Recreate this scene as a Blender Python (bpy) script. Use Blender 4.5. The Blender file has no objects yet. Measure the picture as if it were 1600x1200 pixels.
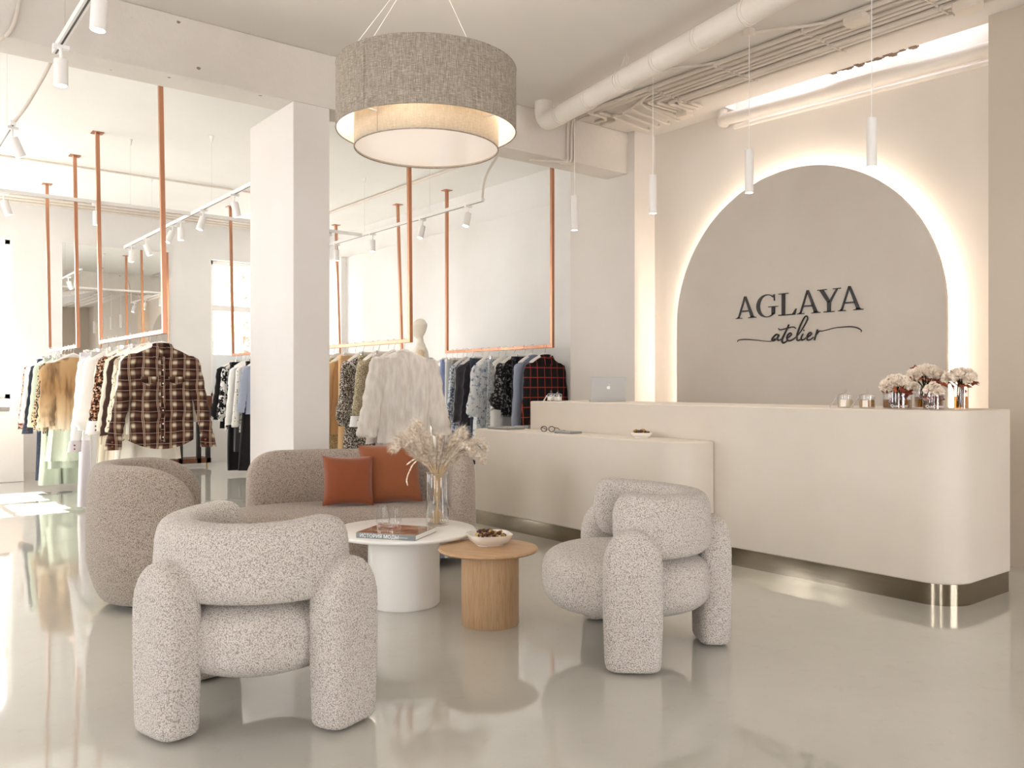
import bpy, math, random
from mathutils import Vector, Matrix
from mathutils import noise as mnoise
PI = math.pi
rnd = random.Random(7)
SC = bpy.context.scene
COL = SC.collection
HCAM = 1.24
YAW = math.radians(38.1)
CY, SY = math.cos(YAW), math.sin(YAW)

def W(r, a, z=0.0):
    """metres to the right / ahead of the room's reference point -> room axes"""
    return Vector((r*CY + a*SY, -r*SY + a*CY, z))

# ------------------------------------------------------------------ materials
def lin(h):
    h = h.lstrip('#'); o = []
    for i in (0, 2, 4):
        c = int(h[i:i+2], 16)/255
        o.append(c/12.92 if c <= .04045 else ((c+.055)/1.055)**2.4)
    return (*o, 1.0)
MT = {}
class NT:
    def __init__(s, name):
        s.m = bpy.data.materials.new(name); s.m.use_nodes = True
        s.t = s.m.node_tree; s.b = s.t.nodes['Principled BSDF']; s.out = s.t.nodes['Material Output']
        MT[name] = s.m
        s._co = None
    def n(s, typ, **kw):
        x = s.t.nodes.new(typ)
        for k, v in kw.items():
            if k.startswith('_'): setattr(x, k[1:], v)
            else: x.inputs[k.replace('__', ' ')].default_value = v
        return x
    def l(s, a, b): s.t.links.new(a, b)
    @property
    def co(s):
        if s._co is None: s._co = s.n('ShaderNodeTexCoord').outputs['Object']
        return s._co
    def mp(s, sc, loc=(0,0,0), rot=(0,0,0)):
        m = s.n('ShaderNodeMapping'); m.inputs['Scale'].default_value = sc
        m.inputs['Location'].default_value = loc; m.inputs['Rotation'].default_value = rot
        s.l(s.co, m.inputs['Vector']); return m.outputs[0]
    def noise(s, scale, vec=None, detail=2, rough=.5):
        x = s.n('ShaderNodeTexNoise', Scale=scale, Detail=detail, Roughness=rough)
        s.l(vec or s.co, x.inputs['Vector']); return x.outputs['Fac']
    def vor(s, scale, vec=None, feat='F1', out='Distance', rand=1.0):
        x = s.n('ShaderNodeTexVoronoi', Scale=scale, Randomness=rand); x.feature = feat
        s.l(vec or s.co, x.inputs['Vector']); return x.outputs[out]
    def ramp(s, fac, stops, interp='LINEAR'):
        x = s.n('ShaderNodeValToRGB'); cr = x.color_ramp; cr.interpolation = interp
        while len(cr.elements) < len(stops): cr.elements.new(.5)
        for e, (p, c) in zip(cr.elements, stops):
            e.position = p; e.color = lin(c) if isinstance(c, str) else (c, c, c, 1)
        s.l(fac, x.inputs[0]); return x.outputs[0]
    def math(s, op, a, b=None):
        x = s.n('ShaderNodeMath'); x.operation = op
        for i, v in enumerate((a, b)):
            if v is None: continue
            if isinstance(v, (int, float)): x.inputs[i].default_value = v
            else: s.l(v, x.inputs[i])
        return x.outputs[0]
    def mix(s, fac, a, b, typ='MIX'):
        x = s.n('ShaderNodeMix'); x.data_type = 'RGBA'; x.blend_type = typ
        for sock, v in ((x.inputs[0], fac), (x.inputs[6], a), (x.inputs[7], b)):
            if isinstance(v, (int, float)): sock.default_value = v
            elif isinstance(v, str): sock.default_value = lin(v)
            else: s.l(v, sock)
        return x.outputs[2]
    def color(s, c):
        if isinstance(c, str): s.b.inputs['Base Color'].default_value = lin(c)
        else: s.l(c, s.b.inputs['Base Color'])
    def bump(s, h, strength=.5, dist=.01):
        x = s.n('ShaderNodeBump', Strength=strength, Distance=dist)
        s.l(h, x.inputs['Height']); s.l(x.outputs[0], s.b.inputs['Normal'])
    def xyz(s):
        x = s.n('ShaderNodeSeparateXYZ'); s.l(s.co, x.inputs[0]); return x.outputs
    def fin(s, rough=.6, metal=0, spec=.5, sheen=0):
        if isinstance(rough, (int, float)): s.b.inputs['Roughness'].default_value = rough
        else: s.l(rough, s.b.inputs['Roughness'])
        s.b.inputs['Metallic'].default_value = metal
        s.b.inputs['Specular IOR Level'].default_value = spec
        s.b.inputs['Sheen Weight'].default_value = sheen
        return s.m

def plain(name, c, rough=.6, metal=0, spec=.5, bump=0, bscale=60, sheen=0):
    k = NT(name); k.color(c)
    if bump: k.bump(k.noise(bscale, detail=4), bump, .01)
    return k.fin(rough, metal, spec, sheen)
def paint(name, c1, c2, rough=.7, sc=1.2, bump=.08, spots=False):
    k = NT(name)
    c = k.mix(k.ramp(k.noise(sc, detail=5, rough=.6), [(.3, 0.), (.7, 1.)]), c1, c2)
    if spots:
        v = k.vor(5.5, k.mp((1, 1, 1.3)))
        d = k.ramp(k.math('ADD', v, k.math('MULTIPLY', k.noise(40, detail=3), .12)), [(.125, 1.), (.15, 0.)])
        d2 = k.math('MULTIPLY', d, k.ramp(k.noise(1.3), [(.5, 0.), (.58, 1.)]))
        c = k.mix(d2, c, '#7d6f62')
    k.color(c)
    k.bump(k.noise(18, detail=6, rough=.6), bump, .01)
    return k.fin(rough, 0, .3)
def emit(name, c, st):
    k = NT(name); k.color('#ffffff')
    k.b.inputs['Emission Color'].default_value = lin(c); k.b.inputs['Emission Strength'].default_value = st
    return k.fin(.5)
def glass(name, tint='#ffffff', refl=1.0, ior=1.45, base=0.0):
    k = NT(name); k.t.nodes.remove(k.b)
    tr = k.n('ShaderNodeBsdfTransparent'); tr.inputs[0].default_value = lin(tint)
    gl = k.n('ShaderNodeBsdfGlossy', Roughness=.02)
    lw = k.n('ShaderNodeLayerWeight', Blend=.5)
    f = k.math('MINIMUM', k.math('ADD', k.math('MULTIPLY', k.math('POWER', lw.outputs['Facing'], 3.5), .75*refl), base+.03), .9)
    mx = k.n('ShaderNodeMixShader'); k.l(f, mx.inputs[0]); k.l(tr.outputs[0], mx.inputs[1]); k.l(gl.outputs[0], mx.inputs[2])
    k.l(mx.outputs[0], k.out.inputs[0]); return k.m

def boucle(name, hi, mid, lo, scale=205):
    k = NT(name)
    nz = k.n('ShaderNodeTexNoise', Scale=60., Detail=2.); k.l(k.co, nz.inputs['Vector'])
    va = k.n('ShaderNodeVectorMath'); va.operation = 'MULTIPLY_ADD'
    k.l(nz.outputs['Color'], va.inputs[0]); va.inputs[1].default_value = (.004, .004, .004); k.l(k.co, va.inputs[2])
    v = k.vor(scale, va.outputs[0])
    c = k.ramp(v, [(.05, hi), (.45, mid), (.85, lo)])
    c = k.mix(k.ramp(k.noise(scale*1.9, detail=1), [(.35, 0.), (.7, .3)]), c, mid)
    k.color(c)
    k.bump(k.math('SUBTRACT', 1.0, v), .8, .004)
    return k.fin(.95, 0, .1, .25)
boucle('boucle_light', '#efeae5', '#cac2ba', '#8b8178')
boucle('boucle_taupe', '#d0c3b7', '#a3968a', '#6b5f54', 200)
boucle('boucle_grey', '#dccfc3', '#b0a296', '#75685c', 190)

paint('wall_white', '#e7e6e4', '#e1dfdc')
paint('wall_beige', '#dcd6d0', '#d6d0c9')
paint('wall_taupe', '#c3b8aa', '#beb2a3')
paint('wall_recess', '#e1dad1', '#dcd4ca')
paint('ceiling_front', '#dad5cf', '#d4cec8', sc=.8)
paint('ceiling_back', '#ebeae8', '#e5e4e1', sc=.8)
paint('beam_paint', '#dbd5ce', '#d2cbc3', sc=2, bump=.3, spots=True)
paint('column_paint', '#e0dcd8', '#dbd6d1')
paint('arch_paint', '#c6beb4', '#c1b8ad', sc=2)
paint('counter_plaster', '#d8cfc3', '#d2c8bb', rough=.55, sc=1.5, bump=.05)
paint('duct_paint', '#e4ddd4', '#ded6cc', rough=.5, sc=3)
paint('conduit_paint', '#d8cfc5', '#d2c8bd', rough=.5, sc=6)
k = NT('floor_epoxy')
c = k.mix(k.ramp(k.noise(.9, detail=6, rough=.65), [(.3, 0.), (.7, 1.)]), '#c1bfb7', '#b9b7ad')
c = k.mix(k.math('MULTIPLY', k.ramp(k.noise(14, detail=6, rough=.7), [(.55, 0.), (.75, 1.)]), .25), c, '#aaa192')
k.color(c); k.bump(k.noise(2.2, detail=2), .05, .02)
k.fin(k.ramp(k.noise(3, detail=4), [(.3, .03), (.7, .09)]), 0, .85)
k.b.inputs['Coat Weight'].default_value = .35; k.b.inputs['Coat Roughness'].default_value = .04
plain('white_lacquer', '#f4f2ee', .3)
plain('white_metal', '#ece9e6', .4)
plain('white_plastic', '#f2f0ee', .45)
plain('hanger_white', '#efece7', .5)
plain('ceramic', '#f1ebe1', .25)
plain('black_letter', '#191311', .35)
plain('black_metal', '#1d1a19', .4)
plain('chrome', '#d8d8d8', .15, 1)
plain('aluminium', '#b4b4b3', .38, .8)
plain('logo_white', '#fbfbfb', .3)
k = NT('copper'); k.color(k.mix(k.noise(30, k.mp((1, 1, .05))), '#c99477', '#b58064')); k.fin(.34, 1)
k = NT('steel'); k.color(k.mix(k.noise(3, k.mp((.3, .3, 60)), detail=4), '#918878', '#847b6c'))
k.fin(k.ramp(k.noise(2, k.mp((1, 1, 60)), detail=3), [(.3, .10), (.7, .2)]), 1)
k = NT('mirror_glass'); k.color('#f2f4f3'); k.fin(.005, 1)
def wood(name, a, b, horizontal=False, staves=0):
    k = NT(name)
    m = k.mp((45, 3, 45) if horizontal else (45, 45, 2.2))
    n1 = k.noise(1.0, m, detail=5, rough=.65)
    n2 = k.noise(5.0, m, detail=3)
    c = k.mix(k.ramp(n1, [(.3, 0.), (.65, 1.)]), a, b)
    c = k.mix(k.math('MULTIPLY', k.ramp(n2, [(.5, 0.), (.62, 1.)]), .35), c, '#9a7350')
    if staves:
        x = k.xyz(); at = k.math('ARCTAN2', x[1], x[0])
        w = k.n('ShaderNodeTexWhiteNoise'); w.noise_dimensions = '1D'
        k.l(k.math('FLOOR', k.math('MULTIPLY', at, staves/(2*PI))), w.inputs['W'])
        c = k.mix(k.math('MULTIPLY', w.outputs['Value'], .28), c, '#b98a60')
    k.color(c); k.bump(n1, .12, .003); return k.fin(.45)
wood('oak', '#d6b893', '#c5a37d', staves=22)
wood('oak_top', '#ccab85', '#bb966e', horizontal=True)
wood('dark_wood', '#6d3a1f', '#552b16')
wood('pale_wood', '#ecd2b0', '#e2c29a')
k = NT('linen')
h = k.noise(1.0, k.mp((40, 40, 760)), detail=2); v = k.noise(1.0, k.mp((560, 560, 22)), detail=2)
f = k.math('ADD', k.math('MULTIPLY', h, .5), k.math('MULTIPLY', v, .5))
k.color(k.ramp(f, [(.38, '#7a7065'), (.5, '#958a7d'), (.63, '#bfb6aa')])); k.bump(f, .3, .002); k.fin(.9, 0, .1)
def translucent(name, c, f):
    k = NT(name); k.color(c); k.fin(.6)
    t = k.n('ShaderNodeBsdfTranslucent'); t.inputs[0].default_value = lin(c)
    m = k.n('ShaderNodeMixShader'); m.inputs[0].default_value = f
    k.l(k.b.outputs[0], m.inputs[1]); k.l(t.outputs[0], m.inputs[2]); k.l(m.outputs[0], k.out.inputs[0])
    return k
k = translucent('linen_thin', '#d8cab4', .35)
h = k.noise(1.0, k.mp((40, 40, 760)), detail=2); v = k.noise(1.0, k.mp((560, 560, 22)), detail=2)
f = k.math('ADD', k.math('MULTIPLY', h, .5), k.math('MULTIPLY', v, .5))
k.color(k.ramp(f, [(.38, '#b5a68f'), (.63, '#e0d6c4')]))
plain('shade_lining', '#f7f3ee', .5)
k = NT('diffuser'); k.color('#f2e9e0'); k.b.inputs['Emission Color'].default_value = lin('#ffeedd')
k.b.inputs['Emission Strength'].default_value = .32; k.fin(.06)
emit('lens_glow', '#fff6ea', 22)
emit('pendant_glow', '#fff4e6', 16)
emit('led_strip', '#ffeedb', 30)
emit('cove_strip', '#f4f2ff', 10)
glass('window_glass', '#fbfbfb', .6)
glass('clear_glass', '#fcfcfc', 1.7, 1.45, .03)
glass('glass_edge', '#ffffff', 1.3, 1.45, .38)
glass('amber_water', '#d8b062', .8, 1.33, .02)
k = NT('frosted_panel'); k.color('#e6ebef'); k.fin(.5)
plain('rust_velvet', '#8a4c28', .75, 0, .3, .15, 25, .6)
plain('rust_velvet_deep', '#88421c', .7, 0, .3, .12, 25, .7)
plain('candle_wax', '#e8dcc2', .5); plain('candle_wax_dark', '#b7925a', .5)
plain('label_paper', '#efe6de', .7); plain('gauze', '#f4f0ea', .8)
plain('book_spine', '#83888a', .35); plain('book_pages', '#f3f1ec', .8)
plain('print_white', '#fafafa', .6)
k = NT('book_cover')
k.color(k.ramp(k.noise(5, k.mp((1, 2.4, 1)), detail=3), [(.35, '#8a5b45'), (.5, '#a8826a'), (.62, '#c9b7a2'), (.75, '#8b8177')])); k.fin(.07, 0, .6)
k.b.inputs['Coat Weight'].default_value = .6; k.b.inputs['Coat Roughness'].default_value = .03
plain('ink_brown', '#6b3a2a', .3)
plain('chocolate', '#4a2418', .45); plain('candy_gold', '#b9984e', .35, .5)
k = NT('pampas'); k.color(k.mix(k.ramp(k.noise(60, detail=2), [(.4, 0.), (.65, 1.)]), '#faf3e9', '#c2a885')); k.fin(.9, 0, .1)
plain('stalk', '#cbb088', .8)
k = NT('carnation'); k.color(k.mix(k.noise(30, detail=3), '#faf4ea', '#f0e0ce')); k.fin(.9, 0, .1)
plain('maroon_leaf', '#7a2f18', .6); plain('leaf_rust', '#a5552c', .6); plain('dark_stem', '#3a3018', .7)
plain('mannequin_cloth', '#f0e9dc', .8, 0, .2)
plain('junction', '#ddd2c5', .55)
plain('concrete_raw', '#8d7c6c', .95, 0, .1, .8, 12)
plain('asphalt', '#b9b6b0', .9)
plain('facade', '#cfc8c0', .9); plain('facade_window', '#6f7a80', .3)
k = NT('foliage'); k.color(k.mix(k.noise(3, detail=3), '#aab088', '#c9c095')); k.fin(.9)

# fabrics
def fabric(name, c, c2=None, sc=30, rough=.85, sheen=.2, bump=.25):
    k = NT(name)
    k.color(c if c2 is None else k.mix(k.ramp(k.noise(sc, detail=4), [(.35, 0.), (.65, 1.)]), c, c2))
    k.bump(k.noise(9, k.mp((1.6, 1.6, .5)), detail=3), bump, .03)
    return k.fin(rough, 0, .2, sheen)
def plaid(name, base, mid, light, thin, sx, sz, light_amt=1.0):
    k = NT(name); x = k.xyz(); wob = k.math('MULTIPLY', k.noise(5, detail=1), .5); wob2 = k.math('MULTIPLY', k.noise(4, k.mp((1, 1, 1), (3, 1, 7)), detail=1), .5)
    fx = k.math('FRACT', k.math('ADD', k.math('ADD', k.math('MULTIPLY', x[0], sx), wob), 10.27)); fz = k.math('FRACT', k.math('ADD', k.math('ADD', k.math('MULTIPLY', x[2], sz), wob2), 10.1))
    st = [(0, 0.), (.24, .1), (.33, .85), (.43, 1.), (.53, .85), (.62, .1), (1, 0.)]
    bx = k.ramp(fx, st); bz = k.ramp(fz, [(0, 0.), (.3, .1), (.47, .85), (.6, .85), (.78, .1), (1, 0.)])
    both = k.math('MULTIPLY', bx, bz); either = k.math('MAXIMUM', bx, bz)
    c = k.mix(k.math('MULTIPLY', either, .7), base, mid)
    c = k.mix(k.math('MULTIPLY', both, light_amt), c, light)
    lx = k.ramp(fx, [(0, 0.), (.075, 0.), (.08, 1.), (.115, 1.), (.12, 0.), (.17, 0.), (.175, 1.), (.21, 1.), (.215, 0.), (1, 0.)], 'CONSTANT')
    lz = k.ramp(fz, [(0, 0.), (.90, 0.), (.905, 1.), (.965, 1.), (.97, 0.), (1, 0.)], 'CONSTANT')
    c = k.mix(k.math('MULTIPLY', k.math('MAXIMUM', lx, k.math('MULTIPLY', lz, .5)), .62), c, thin)
    k.color(c); k.bump(k.noise(8, k.mp((1.5, 1.5, .5)), detail=3), .35, .03); return k.fin(.9, 0, .15, .2)
plaid('plaid_brown', '#260d09', '#5e3524', '#dccfb2', '#d9bda2', 9.6, 11.5)
k = NT('plaid_red'); x = k.xyz()
fx = k.math('FRACT', k.math('ADD', k.math('MULTIPLY', x[0], 11), 10)); fz = k.math('FRACT', k.math('ADD', k.math('MULTIPLY', x[2], 9), 10))
lx = k.ramp(fx, [(0, 0.), (.44, 0.), (.5, 1.), (.56, 0.), (1, 0.)]); lz = k.ramp(fz, [(0, 0.), (.44, 0.), (.5, 1.), (.56, 0.), (1, 0.)])
k.color(k.mix(k.math('MAXIMUM', lx, lz), '#0b0607', '#b8402b')); k.bump(k.noise(8), .3, .03); k.fin(.9)
def specks(name, base, c1, c2, scale=130, tx=(1, 1, 1)):
    k = NT(name); v = k.vor(scale, k.mp(tx), out='Color')
    s = k.n('ShaderNodeSeparateColor'); k.l(v, s.inputs[0])
    c = k.ramp(s.outputs[0], [(0, base), (.45, c1), (.75, c2)], 'CONSTANT')
    k.color(c); k.bump(k.vor(scale), .4, .004); return k.fin(.95, 0, .1, .2)
specks('tweed_brown', '#2b1a16', '#8c5738', '#d8b9a0', 75)
specks('tweed_beige', '#a89c80', '#d5cbb2', '#857a5e', 120, (1, 1, 2))
specks('tweed_olive', '#b0a07a', '#d4c8a4', '#8a7d52', 110, (1, 1, 2))
specks('boucle_mono', '#756b63', '#e9e4dd', '#403832', 110)
specks('sequin_silver', '#aab0b5', '#e0e4e6', '#7c858c', 200)
specks('sequin_black', '#141216', '#1e1b20', '#5d5b62', 150)
def blotch(name, base, ink, sc, lo=.5, hi=.53, sc2=None, ink2=None, tx=(1, 1, 1)):
    k = NT(name); f = k.ramp(k.noise(sc, k.mp(tx), detail=3, rough=.6), [(lo, 0.), (hi, 1.)])
    c = k.mix(f, base, ink)
    if ink2: c = k.mix(k.ramp(k.noise(sc2, detail=2), [(.6, 0.), (.63, 1.)]), c, ink2)
    k.color(c); k.bump(k.noise(9, k.mp((1.6, 1.6, .5))), .3, .03); return k.fin(.85, 0, .2, .2)
k = NT('leopard'); v = k.vor(42, k.mp((1, 1, .8))); r = k.ramp(k.math('ADD', v, k.math('MULTIPLY', k.noise(40), .25)), [(0, 0.), (.38, 0.), (.42, 1.), (.62, 1.), (.68, 0.)])
k.color(k.mix(r, '#c6ae8c', '#1f1510')); k.bump(k.noise(9), .3, .03); k.fin(.8)
blotch('leopard_rust', '#d8b19a', '#6b3a2c', 45, .5, .52, 30, '#231815')
blotch('toile', '#e9ecef', '#7d93ad', 22, .56, .62, 14, '#b5c3d2')
blotch('floral_cream', '#e9dfc8', '#a2624a', 60, .66, .68, 55, '#7a6a48')
blotch('zebra', '#121112', '#e8e6e3', 16, .5, .52)
blotch('lace_black', '#131214', '#8f8d90', 32, .54, .6)
blotch('floral_blue', '#dfe6ee', '#5c7198', 40, .5, .55)
blotch('check_white', '#efece6', '#5c5348', 30, .62, .64)
fabric('fab_white', '#f4f3f2'); fabric('fab_cream', '#efe4cf'); fabric('fab_ivory', '#f1ebdd')
fabric('fab_mint', '#c5cfbd'); fabric('fab_lavender', '#d9d2d6'); fabric('fab_grey', '#bdbab5'); fabric('fab_silver', '#d2d3d4')
fabric('fab_navy', '#22242d', '#2e323d'); fabric('fab_denim', '#313847', '#414a5b'); fabric('fab_black', '#171517')
fabric('fab_charcoal', '#3a3a3c'); fabric('fab_blue', '#a8b8df'); fabric('fab_slate', '#9aa3b8'); fabric('fab_blue_grey', '#8b97bd')
fabric('velvet_dark', '#26222b', '#3a3642', 12, .6, .8); fabric('fab_camel', '#dfba8c'); fabric('fab_blush', '#d5c8c3')
fabric('fab_rust', '#8a4a33'); fabric('fab_taupe', '#8f8880')
k = NT('fur_brown'); k.color(k.mix(k.noise(25, detail=3), '#2f1f18', '#4d352a')); k.fin(.8, 0, .2)
k = NT('fur_white'); k.color(k.mix(k.ramp(k.noise(28, k.mp((1, 1, .22)), detail=4), [(.3, 0.), (.8, 1.)]), '#f4f0eb', '#d6cdc5')); k.fin(.85, 0, .15)
k = NT('fur_fox'); x = k.xyz()
t = k.ramp(k.math('ADD', x[2], k.math('MULTIPLY', k.noise(14, k.mp((1, 1, .2)), detail=3), .12)), [(.0, '#efe2cc'), (.22, '#cbb08a'), (.5, '#a58058'), (.8, '#bb9a70')])
k.color(k.mix(k.ramp(k.noise(7, k.mp((1.2, 1.2, .25)), detail=3), [(.5, 0.), (.62, .7)]), t, '#584230')); k.fin(.8, 0, .2)

# ------------------------------------------------------------------ geometry
class G:
    def __init__(s): s.v = []; s.f = []
    def add(s, vs, fs):
        o = len(s.v); s.v += [tuple(p) for p in vs]; s.f += [tuple(i+o for i in f) for f in fs]; return s
    def box(s, x0, x1, y0, y1, z0, z1):
        return s.add([(x0,y0,z0),(x1,y0,z0),(x1,y1,z0),(x0,y1,z0),(x0,y0,z1),(x1,y0,z1),(x1,y1,z1),(x0,y1,z1)],
                     [(3,2,1,0),(4,5,6,7),(0,1,5,4),(1,2,6,5),(2,3,7,6),(3,0,4,7)])
    def grid(s, fn, nu, nv, closeu=True, cap0=False, cap1=False):
        vs = [fn(i/(nu if closeu else nu-1), j/(nv-1)) for j in range(nv) for i in range(nu)]
        fs = []
        for j in range(nv-1):
            for i in range(nu if closeu else nu-1):
                a, b = j*nu+i, j*nu+(i+1) % nu
                fs.append((a, b, b+nu, a+nu))
        if cap0: fs.append(tuple(reversed(range(nu))))
        if cap1: fs.append(tuple(range((nv-1)*nu, nv*nu)))
        return s.add(vs, fs)
    def lathe(s, prof, c=(0,0,0), n=40, cap0=True, cap1=True, lob=None):
        def fn(u, v):
            r, z = prof[min(int(round(v*(len(prof)-1))), len(prof)-1)]
            a = 2*PI*u
            if lob: r = r*lob(a)
            return (c[0]+r*math.cos(a), c[1]+r*math.sin(a), c[2]+z)
        return s.grid(fn, n, len(prof), True, cap0, cap1)
    def tube(s, pts, r, n=8, cap=True, sq=None):
        pts = [Vector(p) for p in pts]; m = len(pts)
        rs = r if isinstance(r, (list, tuple)) else [r]*m
        up = None; rings = []
        for i, p in enumerate(pts):
            t = (pts[min(i+1, m-1)]-pts[max(i-1, 0)]).normalized()
            if up is None: up = t.orthogonal().normalized()
            up = (up - t*up.dot(t))
            up = up.normalized() if up.length > 1e-6 else t.orthogonal().normalized()
            w = t.cross(up)
            q = sq or (1, 1)
            rings.append([p + up*(rs[i]*q[0]*math.cos(2*PI*k/n)) + w*(rs[i]*q[1]*math.sin(2*PI*k/n)) for k in range(n)])
        vs = [p for ring in rings for p in ring]
        fs = [(j*n+i, j*n+(i+1) % n, (j+1)*n+(i+1) % n, (j+1)*n+i) for j in range(m-1) for i in range(n)]
        if cap: fs += [tuple(reversed(range(n))), tuple(range((m-1)*n, m*n))]
        return s.add(vs, fs)
    def prism(s, poly, z0, z1):
        n = len(poly)
        return s.add([(x, y, z0) for x, y in poly]+[(x, y, z1) for x, y in poly],
                     [tuple(reversed(range(n))), tuple(range(n, 2*n))]+[(i, (i+1) % n, n+(i+1) % n, n+i) for i in range(n)])
    def xf(s, M):
        s.v = [tuple(M @ Vector(p)) for p in s.v]; return s
    def build(s, name, mat, parent=None, smooth=True, bevel=0, seg=2, sub=0, loc=None, ang=35):
        me = bpy.data.meshes.new(name); me.from_pydata(s.v, [], s.f); me.update()
        me.materials.append(MT[mat] if isinstance(mat, str) else mat)
        o = bpy.data.objects.new(name, me); COL.objects.link(o)
        if parent is not None: o.parent = parent
        if loc is not None: o.location = loc
        if smooth:
            for p in me.polygons: p.use_smooth = True
            try: me.set_sharp_from_angle(angle=math.radians(ang))
            except Exception: pass
        if bevel:
            b = o.modifiers.new('bevel', 'BEVEL'); b.width = bevel; b.segments = seg; b.limit_method = 'ANGLE'; b.angle_limit = math.radians(50)
        if sub:
            b = o.modifiers.new('sub', 'SUBSURF'); b.levels = sub; b.render_levels = sub
        return o
def thing(name, label, cat, loc=(0,0,0), rotz=0, group=None):
    o = bpy.data.objects.new(name, None); COL.objects.link(o); o.empty_display_size = .1
    o.location = loc; o.rotation_euler = (0, 0, rotz); o['label'] = label; o['category'] = cat
    if group: o['group'] = group
    return o
def tag(o, label, cat, group=None):
    o['label'] = label; o['category'] = cat
    if group: o['group'] = group
    return o
def struct(o, label=None):
    o['kind'] = 'structure'
    if label: o['label'] = label
    return o
def dup(root, loc, rotz=None, label=None):
    r = root.copy(); COL.objects.link(r); r.location = loc
    if rotz is not None: r.rotation_euler = (0, 0, rotz)
    if label: r['label'] = label
    for ch in list(root.children):
        c = ch.copy(); COL.objects.link(c); c.parent = r
        for g in list(ch.children):
            d = g.copy(); COL.objects.link(d); d.parent = c
    return r
def spow(v, p): return math.copysign(abs(v)**p, v)
def smooth(a, b, x):
    t = max(0, min(1, (x-a)/(b-a))); return t*t*(3-2*t)
def crom(pts, k=6):
    pts = [Vector(p) for p in pts]; out = []
    P = [pts[0]*2-pts[1]]+pts+[pts[-1]*2-pts[-2]]
    for i in range(1, len(P)-2):
        for j in range(k):
            t = j/k; a, b, c, d = P[i-1], P[i], P[i+1], P[i+2]
            out.append(.5*((2*b)+(c-a)*t+(2*a-5*b+4*c-d)*t*t+(3*b-a-3*c+d)*t**3))
    out.append(pts[-1]); return out

# ------------------------------------------------------------------ room shell
X0, X1, XA = -4.2, 6.26, 6.56      # left wall, right wall, recessed walls
Y0, Y1 = -3.4, 13.7
ZC = 3.82
YB0, YB1 = 6.07, 6.37
struct(G().box(X0-.3, XA+.5, Y0-.3, Y1+.3, -.1, 0).build('floor', 'floor_epoxy', smooth=False), 'glossy poured grey beige floor')
c = G().box(X0-.3, 6.38, Y0-.3, YB1, ZC, ZC+.12)
c.box(6.38, XA+.3, 4.95, YB1, ZC, ZC+.12).box(6.38, XA+.3, Y0-.3, 2.59, ZC, ZC+.12)
struct(c.build('ceiling', 'ceiling_front', smooth=False), 'painted beige ceiling over the lounge')
struct(G().box(X0-.3, XA+.3, YB1, Y1+.3, ZC, ZC+.12).build('ceiling', 'ceiling_back', smooth=False), 'white ceiling over the clothes room')
c = G().box(6.3, 6.32, 2.59, 4.95, ZC+.12, 4.3).box(6.3, XA+.3, 2.59, 4.95, 4.3, 4.4)
c.box(6.2, XA+.3, 4.95, 4.97, ZC+.12, 4.4).box(6.2, XA+.3, 2.57, 2.59, ZC+.12, 4.4)
struct(c.build('trim_1', 'ceiling_front', smooth=False), 'recess above the ceiling slot by the arch wall')
struct(G().box(X0, XA, YB0, YB1, 3.40, ZC).build('beam', 'beam_paint', smooth=False, bevel=.008), 'pitted concrete ceiling beam painted beige')
struct(G().box(2.65, 2.95, YB0, 6.95, 0, 3.4).build('column', 'column_paint', smooth=False, bevel=.006), 'square cream column under the ceiling beam')
def wall(name, axis, at, th, a0, a1, z1, holes, mat, label):
    """axis 'x': the wall runs along x at y=at; 'y': along y at x=at.  holes (a0,a1,z0,z1)"""
    g = G()
    def bx(p, q, z0, zz):
        if q-p < 1e-4 or zz-z0 < 1e-4: return
        if axis == 'x': g.box(p, q, min(at, at+th), max(at, at+th), z0, zz)
        else: g.box(min(at, at+th), max(at, at+th), p, q, z0, zz)
    cur = a0
    for (p, q, z0, zt) in sorted(holes):
        bx(cur, p, 0, z1); bx(p, q, 0, z0); bx(p, q, zt, z1); cur = q
    bx(cur, a1, 0, z1)
    return struct(g.build(name, mat, smooth=False), label)
front_holes = [(-3.6, -1.6, .3, 2.8), (2.6, 4.9, .3, 2.8)]
back_holes = [(-2.9, -1.3, 1.05, 3.3), (.25, 1.79, 1.05, 3.3), (4.58, 5.95, 1.05, 3.27)]
left_holes = [(-.6, .8, .9, 3.3), (3.6, 5.4, .9, 3.3), (7.6, 9.0, .9, 3.25), (10.8, 12.2, .9, 3.25)]
wall('wall_back', 'x', Y1, .3, X0-.3, XA+.3, ZC, back_holes, 'wall_white', 'white far wall with tall windows and mirror')
wall('wall_left', 'y', X0, -.3, Y0-.3, Y1+.3, ZC, left_holes, 'wall_white', 'long white wall of windows')
wall('wall_front', 'x', Y0, -.3, X0-.3, XA+.3, ZC, front_holes, 'wall_taupe', 'taupe wall behind the lounge')
struct(G().box(X1, XA+.3, Y0, 2.59, 0, ZC).build('wall_right', 'wall_taupe', smooth=False), 'taupe wall right of the arch recess')
struct(G().box(XA, XA+.3, 2.59, 5.97, 0, 4.3).build('wall_recess', 'wall_recess', smooth=False), 'cream recessed wall behind the arch panel')
struct(G().box(X1, XA+.3, 5.97, 6.94, 0, ZC).build('pier', 'wall_beige', smooth=False, bevel=.004), 'pale pier between the arch wall and the clothes room')
struct(G().box(XA, XA+.3, 6.94, Y1, 0, ZC).build('wall_clothes', 'wall_white', smooth=False), 'white wall behind the right clothes rail')
struct(G().box(XA-.05, XA, 6.94, Y1, 0, 3.37).build('trim_2', 'wall_white', smooth=False, bevel=.004), 'white lining board with a ledge on the clothes room wall')
struct(G().box(XA-.14, XA-.05, 12.78, Y1, 0, 3.37).build('trim_3', 'wall_white', smooth=False), 'white pilaster in the far corner')
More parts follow.
